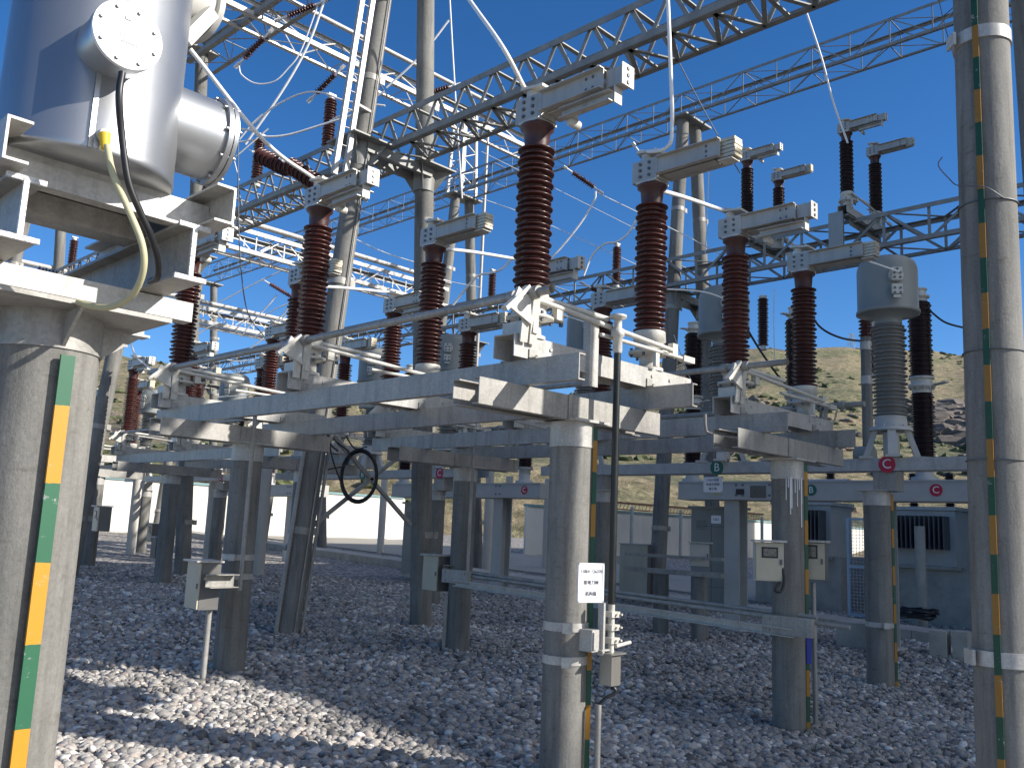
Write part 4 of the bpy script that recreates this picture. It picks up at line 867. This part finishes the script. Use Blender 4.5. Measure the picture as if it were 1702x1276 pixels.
b = MB(); b.tube(catmull([aD(178, 242, 2.83), aD(188, 290, 2.80), aD(212, 345, 2.78), aD(236, 405, 2.78), aD(238, 450, 2.80), aD(220, 490, 2.85), aD(185, 510, 2.92), aD(150, 508, 2.98), aD(130, 502, 3.02)], 8), 0.0105, 12)
part("valve", MB().cyl(Vector((-0.062, -0.318, 0.05)), Vector((-0.055, -0.322, 0.0)), 0.019, 0.014, 12), 'yellow', [o for o in COL.objects if o.name == "silver_tank"][0])
solo("hose", b, 'hose', "pale yellow hose curving down from the silver tank", "hose")
b = MB(); b.tube(catmull([aD(203, 121, 2.78), aD(198, 160, 2.76), aD(202, 220, 2.78), aD(213, 300, 2.79), aD(232, 350, 2.82), aD(250, 390, 2.86), aD(262, 430, 2.92), aD(262, 460, 2.98), aD(250, 468, 3.05)], 8), 0.011, 12)
solo("cable", b, 'black', "black cable dropping from the round tank cover", "cable")

# ------------------------------------------------------------ drive rod and crank box on the sign post
t = thing("drive_rod", "black vertical operating rod with crank box beside the sign post", "operating rod", (5.25, 4.02, 0)); t.location = (5.235, 4.03, 0)
b = MB(); b.cyl((0, 0, 1.15), (0, 0, 3.02), 0.027, n=18); part("rod", b, 'black_pipe', t)
b = MB(); b.lathe([(0.03, 2.98), (0.036, 3.0), (0.036, 3.1), (0.05, 3.11), (0.05, 3.16), (0.03, 3.17), (0.03, 3.24), (0.065, 3.25), (0.065, 3.27), (0.03, 3.28)], 20); part("rod_head", b, 'white_cast', t); b = MB()
for z in (0.90, 0.99, 1.08): b.box((0, 0, z), (0.095, 0.085, 0.04)); b.bolts((0.02, -0.043, z), (0, -1, 0), [(-0.03, 0), (0.02, 0)], 0.009, 0.016)
b.cyl((0, 0, 0.80), (0, 0, 1.16), 0.024, n=14); b.cyl((0.02, -0.03, 0.86), (0.20, -0.02, 0.875), 0.014, n=10); part("coupling", b, 'white_cast', t)
b = MB(); b.box((-0.17, 0.09, 2.96), (0.10, 0.012, 0.50)); b.box((-0.215, 0.12, 2.96), (0.012, 0.06, 0.50)); part("upper_bracket", b, 'steel_bright', t)
b = MB(); b.box((0.0, 0.0, 0.70), (0.105, 0.105, 0.21)); b.box((0, -0.005, 0.812), (0.17, 0.14, 0.012)); part("crank_box", b, 'stainless', t)
b = MB(); b.box((-0.14, 0.09, 0.90), (0.10, 0.14, 0.15)); b.box((-0.16, 0.014, 0.90), (0.04, 0.012, 0.12)); b.box((-0.085, 0.02, 0.98), (0.02, 0.05, 0.36)); b.box((-0.05, 0.02, 0.835), (0.12, 0.06, 0.012)); part("lower_bracket", b, 'steel_bright', t)
b = MB(); b.tube(catmull([(0, 0, 0.60), (0.03, -0.03, 0.55), (-0.03, 0.02, 0.50), (-0.06, 0.05, 0.45)], 6), 0.012, 8); part("cable", b, 'black', t)
b = MB(); b.cyl((-0.06, 0.05, -0.3), (-0.06, 0.05, 0.46), 0.022, n=12); part("conduit", b, 'steel', t)

# second rod for the shaded platform, front left of the dark post
for lab, (x, y) in (("thin grey operating rod beside the dark post with cream box", (8.23, 8.72)), ("thin grey operating rod beside the dappled post", (4.92, 8.66)), ("thin operating rod left of the black cabinet post", (7.98, 4.1))):
    if x < 7.9 or x > 8.1: solo("drive_rod", MB().cyl((x, y, 0.9), (x, y, 2.95), 0.022, n=12), 'steel', lab, "operating rod", "thin operating rods")

# crank pipes and low rail between the shaded platform posts
t = thing("low_rail", "low galvanised rail with crank pipes between the shaded platform posts", "rail", (8.06, 4.0, 0))
b = MB(); b.prof(mirr(chan(0.06, 0.08)), (0, 0.05, 0.80), (0, 4.75, 0.93)); part("channel", b, 'steel_bright', t)
b = MB(); b.cyl((0.06, -0.45, 0.90), (0.06, 4.7, 1.03), 0.02, n=10); b.cyl((0.15, -0.1, 0.95), (0.15, 4.7, 1.06), 0.02, n=10); part("crank_pipe", b, 'steel', t)
for yy, z in ((0.12, 0.86), (4.75, 1.01)):
    b = MB(); b.box((0.0, yy, z), (0.06, 0.50, 0.17)); b.bolts((-0.03, yy, z), (-1, 0, 0), [(i, j) for i in (-0.18, 0.18) for j in (-0.05, 0.05)], 0.014, 0.014); part("bracket", b, 'steel', t)

# ------------------------------------------------------------ boxes
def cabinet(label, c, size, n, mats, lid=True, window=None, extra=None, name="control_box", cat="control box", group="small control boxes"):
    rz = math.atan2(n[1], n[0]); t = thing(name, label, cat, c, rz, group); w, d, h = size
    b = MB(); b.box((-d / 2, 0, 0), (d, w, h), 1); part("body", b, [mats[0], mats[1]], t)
    b = MB(); b.box((0.009, 0, 0), (0.018, w - 0.012, h - 0.012)); dr = part("door", b, mats[0], t)
    b = MB(); b.box((0.022, w / 2 - 0.03, 0), (0.012, 0.02, 0.05)); part("handle", b, 'bolt', dr)
    if lid: b = MB(); b.box((-d / 2 + 0.02, 0, h / 2 + 0.012), (d + 0.08, w + 0.04, 0.02)); part("rain_lid", b, 'steel_bright', t)
    if window:
        b = MB(); wz, ww, wh = window; b.box((0.020, 0, wz), (0.006, ww + 0.03, wh + 0.03)); part("window_frame", b, 'black', t)
        b = MB(); b.box((0.0245, 0, wz), (0.006, ww, wh)); part("window_pane", b, 'glass', t)
    return t
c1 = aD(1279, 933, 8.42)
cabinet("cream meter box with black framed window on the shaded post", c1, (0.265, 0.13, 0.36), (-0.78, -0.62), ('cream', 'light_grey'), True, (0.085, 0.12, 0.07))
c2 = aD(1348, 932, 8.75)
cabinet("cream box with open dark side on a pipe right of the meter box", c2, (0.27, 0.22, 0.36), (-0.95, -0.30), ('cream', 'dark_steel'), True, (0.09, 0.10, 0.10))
b = MB(); p = aD(1352, 985, 8.75); q = aD(1368, 1226, 8.72); b.cyl((p[0], p[1], p[2] + 0.1), (p[0] + 0.02, p[1], gz(0, 4) - 0.3), 0.024, n=12); solo("pipe_stand", b, 'steel', "grey pipe standing in gravel under the open cream box", "pipe")
b = MB(); b.tube(catmull([aD(1296, 968, 8.36), aD(1288, 980, 8.30), aD(1298, 982, 8.3), aD(1303, 965, 8.35), aD(1300, 940, 8.40)], 6), 0.013, 8); solo("cable", b, 'black', "short black cable loop under the meter box", "cable")
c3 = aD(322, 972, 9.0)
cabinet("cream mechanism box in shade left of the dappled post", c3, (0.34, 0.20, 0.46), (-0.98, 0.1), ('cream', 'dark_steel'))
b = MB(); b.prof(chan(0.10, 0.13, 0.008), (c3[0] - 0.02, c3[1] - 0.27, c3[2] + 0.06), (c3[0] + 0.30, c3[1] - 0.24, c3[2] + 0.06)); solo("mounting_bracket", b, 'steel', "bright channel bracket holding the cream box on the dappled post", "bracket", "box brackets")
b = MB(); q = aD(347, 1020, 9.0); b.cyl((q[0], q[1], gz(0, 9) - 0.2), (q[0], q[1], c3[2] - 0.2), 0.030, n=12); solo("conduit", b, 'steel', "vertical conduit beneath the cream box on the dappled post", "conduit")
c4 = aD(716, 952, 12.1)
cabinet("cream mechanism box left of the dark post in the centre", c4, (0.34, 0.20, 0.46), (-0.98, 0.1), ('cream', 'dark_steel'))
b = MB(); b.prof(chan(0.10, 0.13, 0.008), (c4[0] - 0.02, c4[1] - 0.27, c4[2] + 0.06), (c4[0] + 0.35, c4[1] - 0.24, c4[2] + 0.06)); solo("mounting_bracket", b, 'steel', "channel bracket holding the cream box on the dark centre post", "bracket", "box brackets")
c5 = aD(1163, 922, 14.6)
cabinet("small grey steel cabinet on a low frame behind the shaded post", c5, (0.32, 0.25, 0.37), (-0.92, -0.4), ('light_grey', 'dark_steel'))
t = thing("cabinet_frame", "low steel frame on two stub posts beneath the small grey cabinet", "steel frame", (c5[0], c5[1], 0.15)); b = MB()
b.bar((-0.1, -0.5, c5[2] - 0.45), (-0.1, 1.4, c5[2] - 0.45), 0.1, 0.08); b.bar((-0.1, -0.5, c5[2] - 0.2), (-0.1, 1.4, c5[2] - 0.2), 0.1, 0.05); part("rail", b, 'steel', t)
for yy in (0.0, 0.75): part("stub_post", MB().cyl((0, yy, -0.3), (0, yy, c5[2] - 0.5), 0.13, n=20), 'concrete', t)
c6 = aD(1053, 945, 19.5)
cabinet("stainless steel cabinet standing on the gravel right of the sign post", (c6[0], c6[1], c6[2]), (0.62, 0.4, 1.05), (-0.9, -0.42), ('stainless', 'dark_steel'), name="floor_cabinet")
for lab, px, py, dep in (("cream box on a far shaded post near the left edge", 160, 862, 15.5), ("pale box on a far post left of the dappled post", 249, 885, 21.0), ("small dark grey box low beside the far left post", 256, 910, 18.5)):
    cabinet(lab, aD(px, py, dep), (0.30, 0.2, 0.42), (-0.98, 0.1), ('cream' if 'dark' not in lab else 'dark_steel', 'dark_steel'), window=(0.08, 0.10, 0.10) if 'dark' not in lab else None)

# black coil hung on the cross brace
c = Vector(aY(597, 791, Y1A - 0.22)); b = MB(); d = Vector((-0.72, -0.69, 0)); xx = Vector((0.69, -0.72, 0))
for k in range(9):
    r = 0.30 + 0.016 * (k % 3) + RNG.uniform(-0.006, 0.006); o = d * (0.02 * (k // 4)) + c
    b.tube([o + xx * (r * 0.82 * math.cos(i * 0.2094)) + Vector((0, 0, 1.18 * r * math.sin(i * 0.2094))) for i in range(31)], 0.0105, 6)
for q in ([(540, 700), (548, 735), (562, 750)], [(545, 718), (552, 760), (566, 800)], [(560, 735), (580, 752), (575, 772), (545, 780)], [(575, 725), (590, 745), (610, 742)]):
    b.tube(catmull([aY(px, py, Y1A - 0.3) for px, py in q], 6), 0.011, 6)
solo("cable_coil", b, 'black', "black cable coil hung on the cross brace of the ladder frame", "cable coil")

# stone blocks, transformers, mesh door at far right
for lab, q, s in (("wide weathered concrete block left of the capped post's foot", (15.0, 6.35, 0.14), (0.5, 0.7, 0.45)), ("narrow concrete block just right of the capped post", (15.5, 5.3, 0.12), (0.4, 0.25, 0.42)), ("outer narrow concrete block right of the capped post", (15.6, 5.0, 0.12), (0.4, 0.22, 0.44))):
    solo("plinth_block", MB().box((0, 0, 0), s), 'kerb', lab, "concrete block", "concrete blocks", q, 0.15)
b = MB(); q = aD(1520, 1018, 17.5)
for k in range(10): r = 0.18 + RNG.uniform(0, 0.12); b.tube([(q[0] + r * math.cos(i * 0.42) + 0.02 * k, q[1] + 1.5 * r * math.sin(i * 0.42), q[2] - 0.1 + 0.02 * k + 0.02 * math.sin(i + k)) for i in range(16)], 0.012, 5)
solo("cable_pile", b, 'black', "tangle of black cable on the trench cover at right", "cable")
def xformer(label, c):
    t = thing("reactor", label, "transformer", c, 0, "finned transformers"); b = MB(); b.box((0, 0, 1.9), (1.2, 1.5, 1.2)); b.box((0, 0, 2.55), (1.3, 1.6, 0.08)); part("tank", b, 'light_grey', t)
    b = MB()
    for i in range(13): b.box((-0.78, -0.62 + i * 0.10, 2.02), (0.36, 0.028, 0.72))
    part("radiator", b, 'finned', t); b = MB(); b.box((0, 0, 0.55), (1.7, 2.2, 1.5)); part("plinth", b, 'kerb', t)
    b = MB(); b.box((-0.1, 0, 1.27), (1.75, 1.9, 0.07)); part("skid", b, 'steel', t)
    for yy in (-0.4, 0.4): part("bushing", insul(0.8, 0.13, 16, key='dark_brown'), None, t, (0.2, yy, 2.6))
    b = MB(); b.cyl((0.1, -0.9, 2.95), (0.1, 0.9, 2.95), 0.24, n=24); part("conservator", b, 'light_grey', t)
for lab, px, py in (("finned grey transformer between the shaded post and capped post", 1350, 870), ("finned grey transformer on plinth beside the tall right column", 1545, 880)):
    p = aX(px, py, 21.5); xformer(lab, (21.5, p[1], gz(0, p[1]) - 0.05))
p = aX(1440, 915, 19.6); t = thing("mesh_door", "pale blue wire mesh gate panel left of the capped post", "gate", (19.6, p[1], 0.0)); b = MB()
for yy in (-0.4, 0.4): b.box((0, yy, 1.15), (0.06, 0.06, 2.1))
for z in (0.12, 1.15, 2.18): b.box((0.0, 0, z), (0.05, 0.74, 0.05))
part("gate_frame", b, 'mesh_blue', t); b = MB()
for i in range(11): b.box((-0.01, -0.36 + i * 0.072, 1.15), (0.006, 0.008, 2.0))
for i in range(28): b.box((-0.016, 0, 0.18 + i * 0.072), (0.006, 0.74, 0.008))
part("wire_mesh", b, 'mesh_blue', t)
p = aX(1530, 930, 19.0); solo("bollard_post", MB().cyl((19.0, p[1], -0.3), (19.0, p[1], 2.05), 0.10, n=20), 'kerb', "pale round concrete post in front of the finned transformer at right", "post")
# rusty mesh fence behind
t = thing("mesh_fence", "rusty brown mesh fence on pale posts in front of the shaded wall", "fence", (34, 26.0, gz(0, 26))); b = MB()
b.box((5, 0, 2.55), (18, 0.05, 0.10)); b.box((5, 0, 2.25), (18, 0.04, 0.05))
for i in range(60): b.bar((-4 + i * 0.3, 0, 2.25), (-3.85 + i * 0.3, 0, 2.55), 0.02, 0.02)
part("rail", b, 'rust', t)
for i in range(9): part("fence_post", MB().cyl((-3 + i * 2.1, 0, -0.2), (-3 + i * 2.1, 0, 2.4), 0.09, n=12), 'building', t)
for i, (px, py0, dep) in enumerate(((812, 915, 27), (845, 918, 30), (910, 915, 30), (636, 895, 33), (224, 892, 25), (352, 900, 24), (438, 925, 21))):
    p = aD(px, 850, dep); solo("concrete_post", MB().cyl((p[0], p[1], 0), (p[0], p[1], 3.0 + gz(0, p[1])), 0.13, n=20), 'building', ("pale slim far post " + ["left of the red C beam", "just right of the red C beam", "left of the nearest sign post", "in front of the sunlit wall in the centre", "before the wall near the left edge", "left of the dappled post before the wall", "right of the dappled post before the wall"][i]), "post", "pale far posts")

p = aX(1441, 650, 12.6); t = thing("pipe_column", "brown grey banded pipe column left of the right grey transformer", "pipe", (12.6, p[1], 2.66)); b = MB(); b.cyl((0, 0, 0.0), (0, 0, 1.95), 0.075, n=20); part("pipe", b, 'concrete', t)
for z in (1.25, 1.75): part("clamp_band", MB().cyl((0, 0, z), (0, 0, z + 0.12), 0.082, n=20), 'steel_bright', t)
part("insulator", insul(0.42, 0.10, 8, key='brown'), None, t, (0, 0, 1.95))
b = MB(); b.cyl((-0.02, -0.08, 0.22), (-0.02, 0.16, 0.22), 0.14, n=24); b.box((0.02, 0.03, 0.06), (0.2, 0.24, 0.12)); part("motor_box", b, 'grey_paint', t)
# transmission tower on the hill
p = aD(1416, 584, 262); t = thing("transmission_tower", "tiny lattice transmission tower on the hill ridge at right", "tower", p); b = MB()
for sx in (-1, 1):
    for sy in (-1, 1): b.bar((sx * 2.2, sy * 2.2, -2), (sx * 0.5, sy * 0.5, 9), 0.16, 0.16)
for i in range(6):
    z0, z1 = i * 1.5, (i + 1) * 1.5; k0, k1 = 2.2 - 1.7 * (z0 + 2) / 11, 2.2 - 1.7 * (z1 + 2) / 11; e = (-1) ** i
    for sy in (-1, 1): b.bar((e * k0, sy * k0, z0), (-e * k1, sy * k1, z1), 0.1, 0.1); b.bar((sy * k0, e * k0, z0), (sy * k1, -e * k1, z1), 0.1, 0.1)
for z, l in ((5.2, 2.8), (7.0, 2.2), (8.6, 1.6)): b.bar((-l * 0.7, l * 0.7, z), (l * 0.7, -l * 0.7, z), 0.16, 0.16)
part("lattice", b, 'steel', t); t.scale = (0.6, 0.6, 0.6)

# ------------------------------------------------------------ things on the gantries
g3a = make_disc("dark disconnector with grey arms atop the lower lattice beam, right of centre sky", (16.95, 7.30, 8.16), "disconnectors on the lower lattice beam", 'dark_brown', False)
dup(g3a, (0, 2.25, 0.0), "dark disconnector atop the lower lattice beam, left one of the pair in the right sky")
t = thing("insulator_platform", "plate and cross channels under the disconnectors on the lower lattice beam", "platform", (16.8, 7.3, 7.9))
part("side_plate", MB().box((-0.05, 0.15, -0.05), (0.06, 0.30, 0.72)), 'stainless', t)
for q in (0, 2.25):
    b = MB(); b.bar((0, q, 0.24), (1.7, q, 0.24), 0.16, 0.04); b.prof(chan(0.08, 0.14), (0.1, q - 0.05, 0.12), (1.6, q - 0.05, 0.12)); part("cross_channel", b, 'stainless', t)
def post_ins(label, foot, L=1.05, key='brown', up=True, r=0.115):
    t = thing("post_insulator", label, "insulator", foot, 0, "single post insulators"); n = int(L / 0.05)
    part("insulator", insul(round(L, 2), r, n, 0.62, 24, key), None, t, (0, 0, 0.06 if up else -L - 0.06))
    z = 1 if up else -1; part("end_fitting", MB().cyl((0, 0, 0), (0, 0, z * 0.06), 0.085, n=18), 'white_cast', t); b = MB(); b.cyl((0, 0, z * (L + 0.06)), (0, 0, z * (L + 0.13)), 0.06, n=16); b.box((0, 0, z * (L + 0.14)), (0.16, 0.1, 0.03)); part("end_fitting", b, 'white_cast', t)
x = aX(424, 322, 8.4); post_ins("red brown post insulator on the near beam, right of the silver tank", (x[0], x[1], 8.12), 0.95)
x = aX(541, 284, 8.4); post_ins("red brown post insulator on the near beam beside the ladder", (x[0], x[1], 8.12), 1.0)
x = aX(1024, 478, 17.3); post_ins("red brown post insulator standing between the two sunlit disconnector columns", x, 1.0)
x = aX(816, 510, 17.3); post_ins("slim red insulator left of the nearest brown column", x, 0.95)
x = aX(1268, 492, 17.3); post_ins("dark insulator hanging under the lower lattice beam at right", x, 1.05, 'dark_brown', False, 0.12)
x = aX(463, 590, 17.3); post_ins("small dark insulator on a far beam left of the second brown column", x, 0.9, 'dark_brown')
x = aX(1449, 600, 16.5); post_ins("dark insulator half hidden behind the right grey transformer", (x[0], x[1], x[2] - 0.3), 0.9, 'dark_brown')
def strain(label, p, q, r=0.085, key='brown'):
    p, q = Vector(p), Vector(q); L = (q - p).length; t = thing("strain_insulator", label, "insulator", p, 0, "strain insulator strings")
    t.rotation_mode = 'QUATERNION'; t.rotation_quaternion = (q - p).to_track_quat('Z', 'Y')
    part("insulator", insul(round(L, 2), r, max(6, int(L / 0.055)), 0.5, 20, key), None, t)
    b = MB(); b.cyl((0, 0, -0.22), (0, 0, 0), 0.022, n=8); b.box((0, 0, -0.22), (0.1, 0.02, 0.1)); part("end_fitting", b, 'wire', t); b = MB(); b.cyl((0, 0, L), (0, 0, L + 0.22), 0.022, n=8); b.box((0, 0, L + 0.2), (0.08, 0.03, 0.14)); part("end_fitting", b, 'wire', t)
for lab, a_, b_, dep in (("topmost red string beside the upper dark beam", (478, 27), (523, 9), 17.0), ("red string hanging below the upper dark beam", (438, 64), (406, 97), 17.5), ("red string below the bright cross beam near the ladder", (557, 124), (526, 155), 18.5), ("short red string right of the vertical concrete leg", (712, 155), (746, 145), 19.0), ("red string in blue sky right of the nearest brown column", (952, 287), (987, 311), 21.0), ("thin dark string at mid left sky", (449, 472), (494, 499), 27.0), ("dark string just right of it, partly behind the brown column", (518, 486), (545, 498), 27.0), ("small dark string left of the second sunlit column", (1062, 252), (1074, 268), 21.0), ("reddish string behind the black rod head", (982, 478), (1016, 496), 19.5), ("red string behind the second brown column", (765, 521), (812, 531), 24.0)):
    strain("brown insulator string, " + lab, aD(*a_, dep), aD(*b_, dep * 1.005), 0.075)
strain("thick brown insulator lying level over the near beam", aD(432, 258, 16.0), aD(480, 282, 15.6), 0.15)
strain("thick brown insulator lying level near the white arm terminal", aD(482, 275, 15.2), aD(530, 306, 14.8), 0.15)
strain("dark level insulator behind the tank stand", aD(62, 452, 14.0), aD(96, 460, 14.2), 0.10, 'dark_brown')
for lab, yy, L in (("small brown insulator seen through the tank stand", 23.34, 0.85), ("small brown insulator low in the tank stand gap", 25.54, 0.85), ("brown insulator just under the silver turret", 17.83, 0.95)):
    post_ins(lab, (8.5, yy, 8.14), L)

# ------------------------------------------------------------ conductors
def wire(label, pts, r, m='wire', name="conductor", k=8, grp="overhead conductors"):
    b = MB(); b.tube(catmull(pts, k) if len(pts) > 2 else pts, r, 10 if r > 0.012 else 6); solo(name, b, m, label, "conductor", grp)
top_ab = lambda ui, k, ab: (U[ui][0] + SP * ab + 0.02, PH[k] + (0.16 if ui else 0) + 0.16, ZC + 0.36 + 1.79 + 0.33)
wire("thick bar rising up left from the nearest brown column's arm", [top_ab(0, 0, 0), aD(835, 78, 6.5), aD(780, 0, 7.0), aD(730, -75, 7.4)], 0.017)
wire("white conductor dropping straight to the second sunlit arm", [top_ab(0, 0, 1), aD(1109, 245, 7.32), aD(1117, 200, 7.3), aD(1114, 100, 7.3), aD(1110, 0, 7.35), aD(1104, -90, 7.4)], 0.016)
wire("straight bar slanting from the silver tank to the second disconnector arm", [top_ab(0, 1, 0), aD(440, 235, 7.6), aD(316, 82, 7.2)], 0.018)
for k in range(3):
    d = ("nearest", "middle", "farthest")[k]
    wire(f"grey bar linking the sunlit and shaded disconnectors, {d} of three", [(U[0][0] + SP + 0.05, PH[k] + 0.1, ZC + 0.36 + 1.80), (U[0][0] + 2.2, PH[k] + 0.2, ZC + 0.36 + 1.95), (U[1][0], PH[k] + 0.3, ZC + 0.36 + 2.10)], 0.02, 'wire', "jumper_bar", 6, "jumper bars")
for k in range(3):
    d = ("right", "middle", "left")[k]
    wire(f"thin lead curving from the shaded arms to the {d} grey transformer", [(U[1][0] + SP, PH[k] + 0.25, ZC + 0.36 + 2.05), (9.9, PH[k] + 0.2, 5.05), (10.8, CTY[k] - 0.1, 5.15), (11.27, CTY[k] - 0.3, 5.09)], 0.012, 'wire', "jumper_bar", 6, "jumper bars")
W = [("drop wire from the top right beam to the far dark disconnector", [(1335, 5), (1365, 95), (1385, 170), (1409, 238)], 18.0, 0.020, 'wire'),
     ("dark thin wire from the near beam to the small far arm", [(1124, 95), (1155, 155), (1190, 220), (1230, 288)], 18.5, 0.011, 'wire_dark'),
     ("faint wire at the far right by the tall column", [(1558, -10), (1575, 60), (1604, 150)], 16.0, 0.010, 'wire_dark'),
     ("thin pale wire hanging past the lattice mast", [(747, -10), (755, 130), (768, 330)], 14.0, 0.013, 'wire'),
     ("bright slanting wire at top left", [(539, 2), (512, 75), (470, 150), (408, 240)], 16.0, 0.022, 'wire'),
     ("bright jumper curve from the red string to the far beam", [(990, 318), (987, 335), (962, 375), (922, 423), (880, 462), (845, 492)], 20.5, 0.024, 'wire'),
     ("thin level wire continuing the red string", [(992, 320), (1060, 353), (1140, 392), (1200, 424)], 21.0, 0.012, 'wire'),
     ("thin pale wire crossing behind the nearest brown column", [(800, 330), (870, 355), (960, 395), (1058, 440)], 23.0, 0.010, 'wire'),
     ("bright jumper looping over the insulator between the sunlit columns", [(1058, 364), (1044, 388), (1025, 402), (1004, 406), (984, 425), (970, 458)], 20.0, 0.024, 'wire'),
     ("bright jumper curving over the slim red insulator", [(852, 428), (835, 446), (815, 454), (797, 457), (778, 475), (752, 508)], 20.5, 0.026, 'wire'),
     ("black cable drooping from the shaded column to the grey transformer", [(1343, 516), (1365, 545), (1400, 562), (1445, 568)], 13.6, 0.016, 'black'),
     ("black cable drooping from the breaker column to the right column", [(1545, 516), (1572, 536), (1612, 547)], 14.2, 0.016, 'black'),
     ("black cable hanging past the shaded insulator", [(1238, 540), (1262, 580), (1290, 620), (1312, 646)], 10.2, 0.013, 'black'),
     ("upper pale jumper loop crossing the ladder pole", [(352, 226), (385, 214), (420, 218), (440, 227), (480, 224), (540, 206), (592, 190)], 14.8, 0.018, 'wire'),
     ("pale jumper arch over the post insulator by the ladder", [(415, 212), (455, 178), (500, 156), (535, 154), (575, 168), (640, 176)], 14.6, 0.016, 'wire'),
     ("pale wire slanting right of the vertical concrete leg", [(746, 34), (715, 74), (680, 112), (642, 146)], 19.0, 0.024, 'wire'),
     ("short pale wire left of the ladder rails", [(548, 202), (590, 180), (640, 152)], 15.5, 0.02, 'wire'),
     ("sagging droplet wire with clamps in the upper left sky", [(397, 110), (402, 125), (425, 139), (455, 136), (478, 115), (500, 85), (528, 10)], 17.5, 0.014, 'wire'),
     ("dark drop wire left of the second brown column", [(396, 200), (396, 330), (400, 440), (412, 520), (440, 560)], 12.0, 0.009, 'wire_dark'),
     ("bright jumper below the mid left cross beam", [(460, 490), (448, 505), (420, 535), (400, 560)], 26.0, 0.022, 'wire'),
     ("second bright jumper below the mid left cross beam", [(482, 508), (468, 525), (445, 545), (420, 562)], 26.0, 0.022, 'wire'),
     ("pale thin conductor sloping at far left", [(322, 560), (345, 545), (368, 536)], 24.0, 0.02, 'wire'),
     ("pale wire rising from the far left platform", [(213, 556), (225, 590), (240, 605), (262, 618)], 11.5, 0.012, 'wire'),
     ("thin conductor across the upper left behind the tank", [(335, 308), (390, 262), (446, 214)], 16.5, 0.014, 'wire'),
     ("long bright conductor above the far platform", [(480, 640), (420, 655), (360, 660)], 22.0, 0.015, 'wire')]
for lab, pts, dep, r, m in W: wire(lab, [aD(p[0], p[1], dep) for p in pts], r, m)

def bent(lab, pts, dep, r, m='steel'): solo("bent_pipe", MB().tube(catmull([aD(p[0], p[1], dep) for p in pts], 5), r, 10), m, lab, "pipe", "bent conduit pipes")
bent("bent conduit under the shaded platform just left of its near end", [(1172, 688), (1173, 710), (1180, 720), (1228, 729)], 8.3, 0.014)
bent("bent conduit beneath the platform left of the nearest post", [(849, 655), (849, 688), (857, 699), (908, 712)], 9.3, 0.014)
e0 = aX(1437, 671, 9.55); b = MB(); b.cyl((0, 0, 0), (0, 6.3, 0), 0.032, n=14)
for q in (0.25, 0.5, 2.9, 5.6): b.cyl((0, q - 0.03, 0), (0, q + 0.03, 0), 0.048, n=14)
for q in (0.42, 3.05, 5.75): b.bar((-0.02, q, 0.02), (-0.10, q, -0.36), 0.07, 0.014, 0, (0, 1, 0)); b.bar((0.0, q + 0.06, 0.0), (-0.04, q + 0.1, -0.38), 0.06, 0.012, 0, (0, 1, 0))
solo("earthing_shaft", b, 'steel', "rear pipe shaft with levers along the far side of the shaded platform", "shaft", "earthing shafts", e0)
bent("dark strap drooping from the rear shaft of the shaded platform", [(1392, 680), (1386, 700), (1372, 716)], 10.3, 0.012, 'hose')
W2 = [("pale wire crossing the mid left sky from lower left", [(366, 502), (418, 474), (476, 446)], 24.0, 0.016), ("fine wire rising toward the second brown column", [(392, 596), (440, 560), (486, 512)], 22.0, 0.016),
      ("fine wire sagging under the lowest bright cross beam", [(332, 586), (395, 600), (468, 590)], 23.0, 0.014), ("short bright jumper left of the ladder pole foot", [(440, 524), (470, 508), (505, 500)], 25.0, 0.016),
      ("thin wire sloping across the sky left of the sunlit vertical leg", [(585, 395), (640, 420), (690, 436)], 26.0, 0.016), ("thin wire from the far beam behind the third column", [(650, 440), (720, 462), (800, 478)], 25.0, 0.012),
      ("fine steep wire right of the near top beam", [(1178, 285), (1176, 350), (1172, 420)], 20.0, 0.010), ("fine steep wire beside the hanging dark insulator", [(1287, 480), (1286, 540), (1288, 600)], 18.0, 0.009),
      ("fine slanting wire under the second sunlit column", [(1120, 556), (1138, 606), (1152, 640)], 14.0, 0.007), ("pale wire arching behind the silver turret", [(398, 232), (420, 205), (437, 190)], 15.0, 0.014),
      ("pale wire from the near beam to the far left insulators", [(352, 262), (385, 240), (424, 232)], 15.5, 0.014), ("thin wire along the slanted bar at upper left", [(330, 150), (372, 210), (398, 300)], 15.0, 0.008),
      ("faint long wire across the right sky", [(800, 252), (1000, 352), (1105, 405)], 24.0, 0.008)]
for lab, pts, dep, r in W2: wire(lab, [aD(p[0], p[1], dep) for p in pts], r, 'wire')
# ------------------------------------------------------------ unseen stand-in building right of the frame, added to cast the yard's shade
t = thing("shade_building", "unseen pale stand-in building right of the yard, added to shade it", "building", (17.6, 1.8, -0.2))
b = MB(); b.box((7.9, -9, 6.9), (15.8, 18, 14.4)); b.box((31, -9.02, 10.4), (30.4, 18, 21.4)); part("wall", b, 'building', t); b = MB(); b.box((7.9, -9, 14.2), (16.3, 18.5, 0.3)); part("roof", b, 'kerb', t)  # taller second block added to shade the far right wall
part("shade_tower", MB().box((2.19, -12.8, 15.45), (4.4, 4.0, 2.3)), 'building', t)  # unseen roof block added to shade the second platform's insulators
for k in range(6):
    for j in range(3):
        b = MB(); b.box((1.6 + k * 2.5, 0.01, 3 + j * 4), (1.4, 0.08, 2.0)); part("window", b, 'glass', t)
